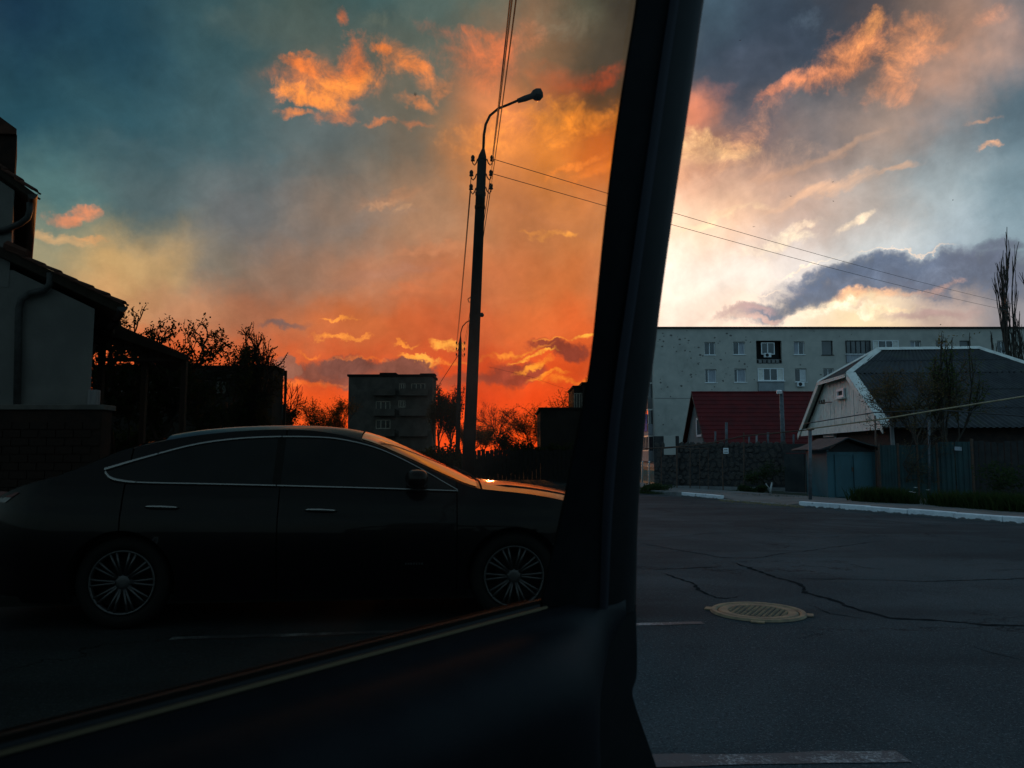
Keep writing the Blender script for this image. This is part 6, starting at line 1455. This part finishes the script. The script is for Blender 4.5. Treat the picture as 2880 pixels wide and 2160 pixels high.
# tinted glass: a thin pane with two faces
def tint_glass():
    m = bpy.data.materials.new('tinted_glass'); m.use_nodes = True
    T = NT(m.node_tree); T.n.clear()
    t = T.node('ShaderNodeBsdfTransparent'); t.inputs[0].default_value = (*[sqrt(x) for x in TINT], 1)
    g = T.node('ShaderNodeBsdfGlossy'); g.inputs['Roughness'].default_value = 0.0; g.inputs['Color'].default_value = (0.5, 0.5, 0.5, 1)
    f = T.node('ShaderNodeFresnel'); bk = T.node('ShaderNodeNewGeometry')
    T.l.new(T.ramp(bk.outputs['Backfacing'], 0.0, 1.0, 1.18, 1 / 1.18, smooth=False), f.inputs[0])     # same on both faces of the thin pane
    # smear on the pane, painted in for the sun-flare haze over the pole
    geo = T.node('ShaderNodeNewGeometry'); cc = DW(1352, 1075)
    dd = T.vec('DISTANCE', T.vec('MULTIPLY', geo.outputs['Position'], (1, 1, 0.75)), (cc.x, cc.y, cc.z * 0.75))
    flare_smear = T.math('MULTIPLY', T.ramp(dd, 0.0, 0.13, 0.05, 0.0), T.math('ADD', T.noise(geo.outputs['Position'], 30, 4, 0.6), 0.3))
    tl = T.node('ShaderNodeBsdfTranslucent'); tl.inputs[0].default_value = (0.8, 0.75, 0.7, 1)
    xd = T.node('ShaderNodeMixShader'); T.l.new(flare_smear, xd.inputs[0]); T.l.new(t.outputs[0], xd.inputs[1]); T.l.new(tl.outputs[0], xd.inputs[2])
    x = T.node('ShaderNodeMixShader'); T.l.new(f.outputs[0], x.inputs[0]); T.l.new(xd.outputs[0], x.inputs[1]); T.l.new(g.outputs[0], x.inputs[2])
    o = T.node('ShaderNodeOutputMaterial'); T.l.new(x.outputs[0], o.inputs[0]); return m
ib = [p + (q - p).normalized() * 0.012 - gn_ * 0.004 for p, q in zip(pi_, po_)]
low0 = b1 + tdir * -1.25 - udir * 0.05 - gn_ * 0.004; low1 = ib[-1] - udir * 0.05
poly = ib + [low1, low0, b1 + tdir * -1.25 + udir * (top_h + 0.0) - gn_ * 0.004]
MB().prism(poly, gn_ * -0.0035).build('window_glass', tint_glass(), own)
c = DW(1175, 265) - gn_ * 0.0032; s_ = 0.0016
MB().add([c + (tdir * cos(a) * 0.9 + udir * sin(a) * 1.1) * s_ * (0.8 + 0.3 * sin(3 * a)) for a in [2 * pi * k / 9 for k in range(9)]], [tuple(range(9))]).build('dirt_speck', material('dried_dirt', (0.10, 0.05, 0.03), None, rough=0.9), own)
# door body: section lofted along the door (n to the cabin, z up), rounded at the latch end
SEC = [(-0.028, 0.002), (-0.016, 0.004), (-0.010, -0.002), (0.004, -0.004), (0.014, -0.002), (0.020, -0.012), (0.045, -0.018), (0.075, -0.030), (0.098, -0.055), (0.106, -0.095), (0.098, -0.15), (0.085, -0.22), (0.082, -0.30), (0.105, -0.34), (0.135, -0.355), (0.145, -0.385), (0.13, -0.42), (0.085, -0.46), (0.075, -0.60), (0.06, -0.78), (-0.02, -0.80)]
rows = []; kend = 0.245
stations = [-1.12 + 0.06 * i for i in range(20)] + [0.05, 0.09, 0.12, 0.145, 0.165, 0.182, 0.195, 0.205, 0.213]
for k in stations:
    f = max(0.0, (k + 0.12) / (0.213 + 0.12)); sh = sqrt(max(0.0, 1 - f ** 2.2))
    def kk(n_): return k if k < -0.2 else -0.2 + (k + 0.2) * (0.413 - 1.5 * max(0.0, n_)) / 0.413
    rows.append([b1 + tdir * kk(n_) + nin * (n_ * (0.25 + 0.75 * sh) if n_ > 0.02 else n_) + V(0, 0, z_ - (0.14 * (1 - sh) * min(1, n_ / 0.1) if z_ < -0.01 and n_ > 0 else 0)) for n_, z_ in SEC])
MB().grid(rows).build('door_trim', material('door_pad', (0.0035, 0.0045, 0.0065), (0.006, 0.007, 0.009), 18, 0.55, spec=0.10, bump=0.05, bscale=300), own, smooth=True)
# outer skin and latch face, drawn from the door's own outline
vn = nin
def DV(px, py): return onplane(px, py, b1, vn)
OUTL = [(1792, 1700), (1793, 1760), (1795, 1850), (1793, 1905), (1782, 1945), (1790, 1985), (1812, 2050), (1850, 2160), (1905, 2330), (1960, 2560)]
ol = smoothpath([DV(*p) for p in OUTL], 4)
bot = b1 + tdir * -1.12; poly = ol + [V(bot.x, bot.y, ol[-1].z), V(bot.x, bot.y, Pz - 0.002)]
MB().prism([p - nin * 0.03 for p in poly], nin * 0.028).build('door_shell', M_trim, own)
MB().prism([p - nin * 0.09 for p in poly], nin * 0.058).build('door_skin', M_paint, own)
# bright strips on both sides of the window slot
M_gold = material('satin_metal_trim', (0.115, 0.085, 0.05), None, rough=0.5, metal=1.0)
def bar(n_, z_, w_, h_, k0, k1, name, mat, tilt=0.0):
    P = []
    for k in (k0, k1): P.append(b1 + tdir * k + nin * n_ + V(0, 0, z_))
    up = (V(0, 0, 1) * cos(tilt) + nin * sin(tilt)) * h_; si = (nin * cos(tilt) - V(0, 0, 1) * sin(tilt)) * w_
    mb = MB(); mb.add([P[0] - si - up, P[0] - si * 0.6 + up, P[0] + si * 0.6 + up, P[0] + si - up, P[1] - si - up, P[1] - si * 0.6 + up, P[1] + si * 0.6 + up, P[1] + si - up], [(0, 1, 5, 4), (1, 2, 6, 5), (2, 3, 7, 6), (0, 3, 2, 1), (4, 5, 6, 7)])
    return mb.build(name, mat, own)
bar(0.006, 0.000, 0.0016, 0.0016, -1.12, -0.002, 'inner_strip', M_gold)
bar(-0.020, 0.006, 0.0014, 0.0012, -1.12, -0.01, 'outer_strip', M_trim)
bar(-0.008, 0.002, 0.006, 0.006, -1.12, -0.004, 'window_seal', M_rubber)
# the rest of the car round the seat: roof, pillars, sill, floor, seat, far side
hinge = b1 + tdir * -1.12
Yp = 0.30                                          # plane of the car's open side
M_head = material('headliner', (0.09, 0.088, 0.085), None, rough=0.95)
rows = []
for y in (Yp - 0.16, Yp - 0.22, Yp - 0.5, Yp - 0.9, Yp - 1.3, Yp - 1.42):
    z = {0: 1.50, 1: 1.54, 2: 1.57, 3: 1.57, 4: 1.54, 5: 1.50}[(Yp - 0.16, Yp - 0.22, Yp - 0.5, Yp - 0.9, Yp - 1.3, Yp - 1.42).index(y)]
    rows.append([V(x, y, z - 0.05 * max(0, abs(x - 0.55) - 0.9)) for x in (-0.55, -0.2, 0.2, 0.6, 1.0, 1.5, 1.9)])
MB().grid(rows).build('headliner', M_head, own, smooth=True); MB().grid([[p + V(0, 0, 0.045) for p in r] for r in rows]).build('roof', M_paint, own, smooth=True)
MB().tube([V(-1.15, Yp, 1.0), V(-0.85, Yp - 0.07, 1.25), V(-0.55, Yp - 0.16, 1.5)], 0.05, 8).build('front_pillar', M_trim, own, smooth=True)
MB().tube([V(0.78, Yp, 0.3), V(0.76, Yp - 0.02, 1.0), V(0.70, Yp - 0.16, 1.52)], 0.06, 8).build('middle_pillar', M_trim, own, smooth=True)
MB().box((-1.15, Yp - 0.12, 0.2), (0.85, Yp, 0.40)).build('sill', M_paint, own, bevel=0.03)
MB().box((-1.15, Yp - 1.5, 0.22), (1.9, Yp - 0.12, 0.32)).build('floor', M_head, own)
MB().box((0.84, Yp - 0.06, 0.25), (1.9, Yp, 1.0)).build('rear_door', M_paint, own, bevel=0.03)
MB().box((-1.15, Yp - 1.5, 0.25), (1.9, Yp - 1.44, 1.0)).build('far_side', M_paint, own, bevel=0.03)
M_seat = material('seat_fabric', (0.03, 0.03, 0.032), (0.045, 0.045, 0.048), 40, 0.9, bump=0.2)
MB().box((-0.15, Yp - 0.68, 0.33), (0.45, Yp - 0.16, 0.56)).build('seat_cushion', M_seat, own, bevel=0.07)
MB().box((-0.09, -0.26, -0.32), (0.09, 0.26, 0.36), Matrix.Translation(V(0.50, Yp - 0.42, 0.85)) @ Matrix.Rotation(0.25, 4, 'Y')).build('seat_back', M_seat, own, bevel=0.07)
MB().box((-1.25, Yp - 1.44, 0.3), (-0.95, Yp - 0.1, 0.98)).build('dashboard', M_black, own, bevel=0.06)

# ------------------------------------------------------------------ birds, far specks in the right-hand sky
for px, py, lab in ((2082, 114, 'tiny dark bird high in the dark cloud near the door frame'), (2342, 512, 'tiny bird in mid sky, upper one of three close together'), (2344, 566, 'tiny bird in mid sky, lower one of three close together'), (2224, 552, 'tiny bird in mid sky, left one of three close together'), (2680, 563, 'lone tiny bird in the right hand sky'), (2120, 638, 'lone tiny bird just above the falling wires')):
    c = at(px, py, 85); t = thing('bird', c, lab, 'bird', 'birds in the right hand sky')
    Mb = Matrix.Translation(c) @ Matrix.Rotation(0.5 + px, 4, 'Z') @ Matrix.Scale(0.6, 4)
    MB().lathe([(0, -0.13), (0.035, -0.07), (0.045, 0.0), (0.03, 0.08), (0.02, 0.11), (0, 0.14)], Mb @ Matrix.Rotation(pi / 2, 4, 'X'), 8).build('body', M_rubber, t)
    for s_ in (-1, 1):
        P = [Mb @ V(0, 0.05, 0.01), Mb @ V(s_ * 0.14, 0.08, 0.07), Mb @ V(s_ * 0.28, 0.0, 0.03), Mb @ V(s_ * 0.14, -0.03, 0.06), Mb @ V(0, -0.04, 0.01)]
        MB().prism(P, (0, 0, 0.012)).build('wing', M_rubber, t)
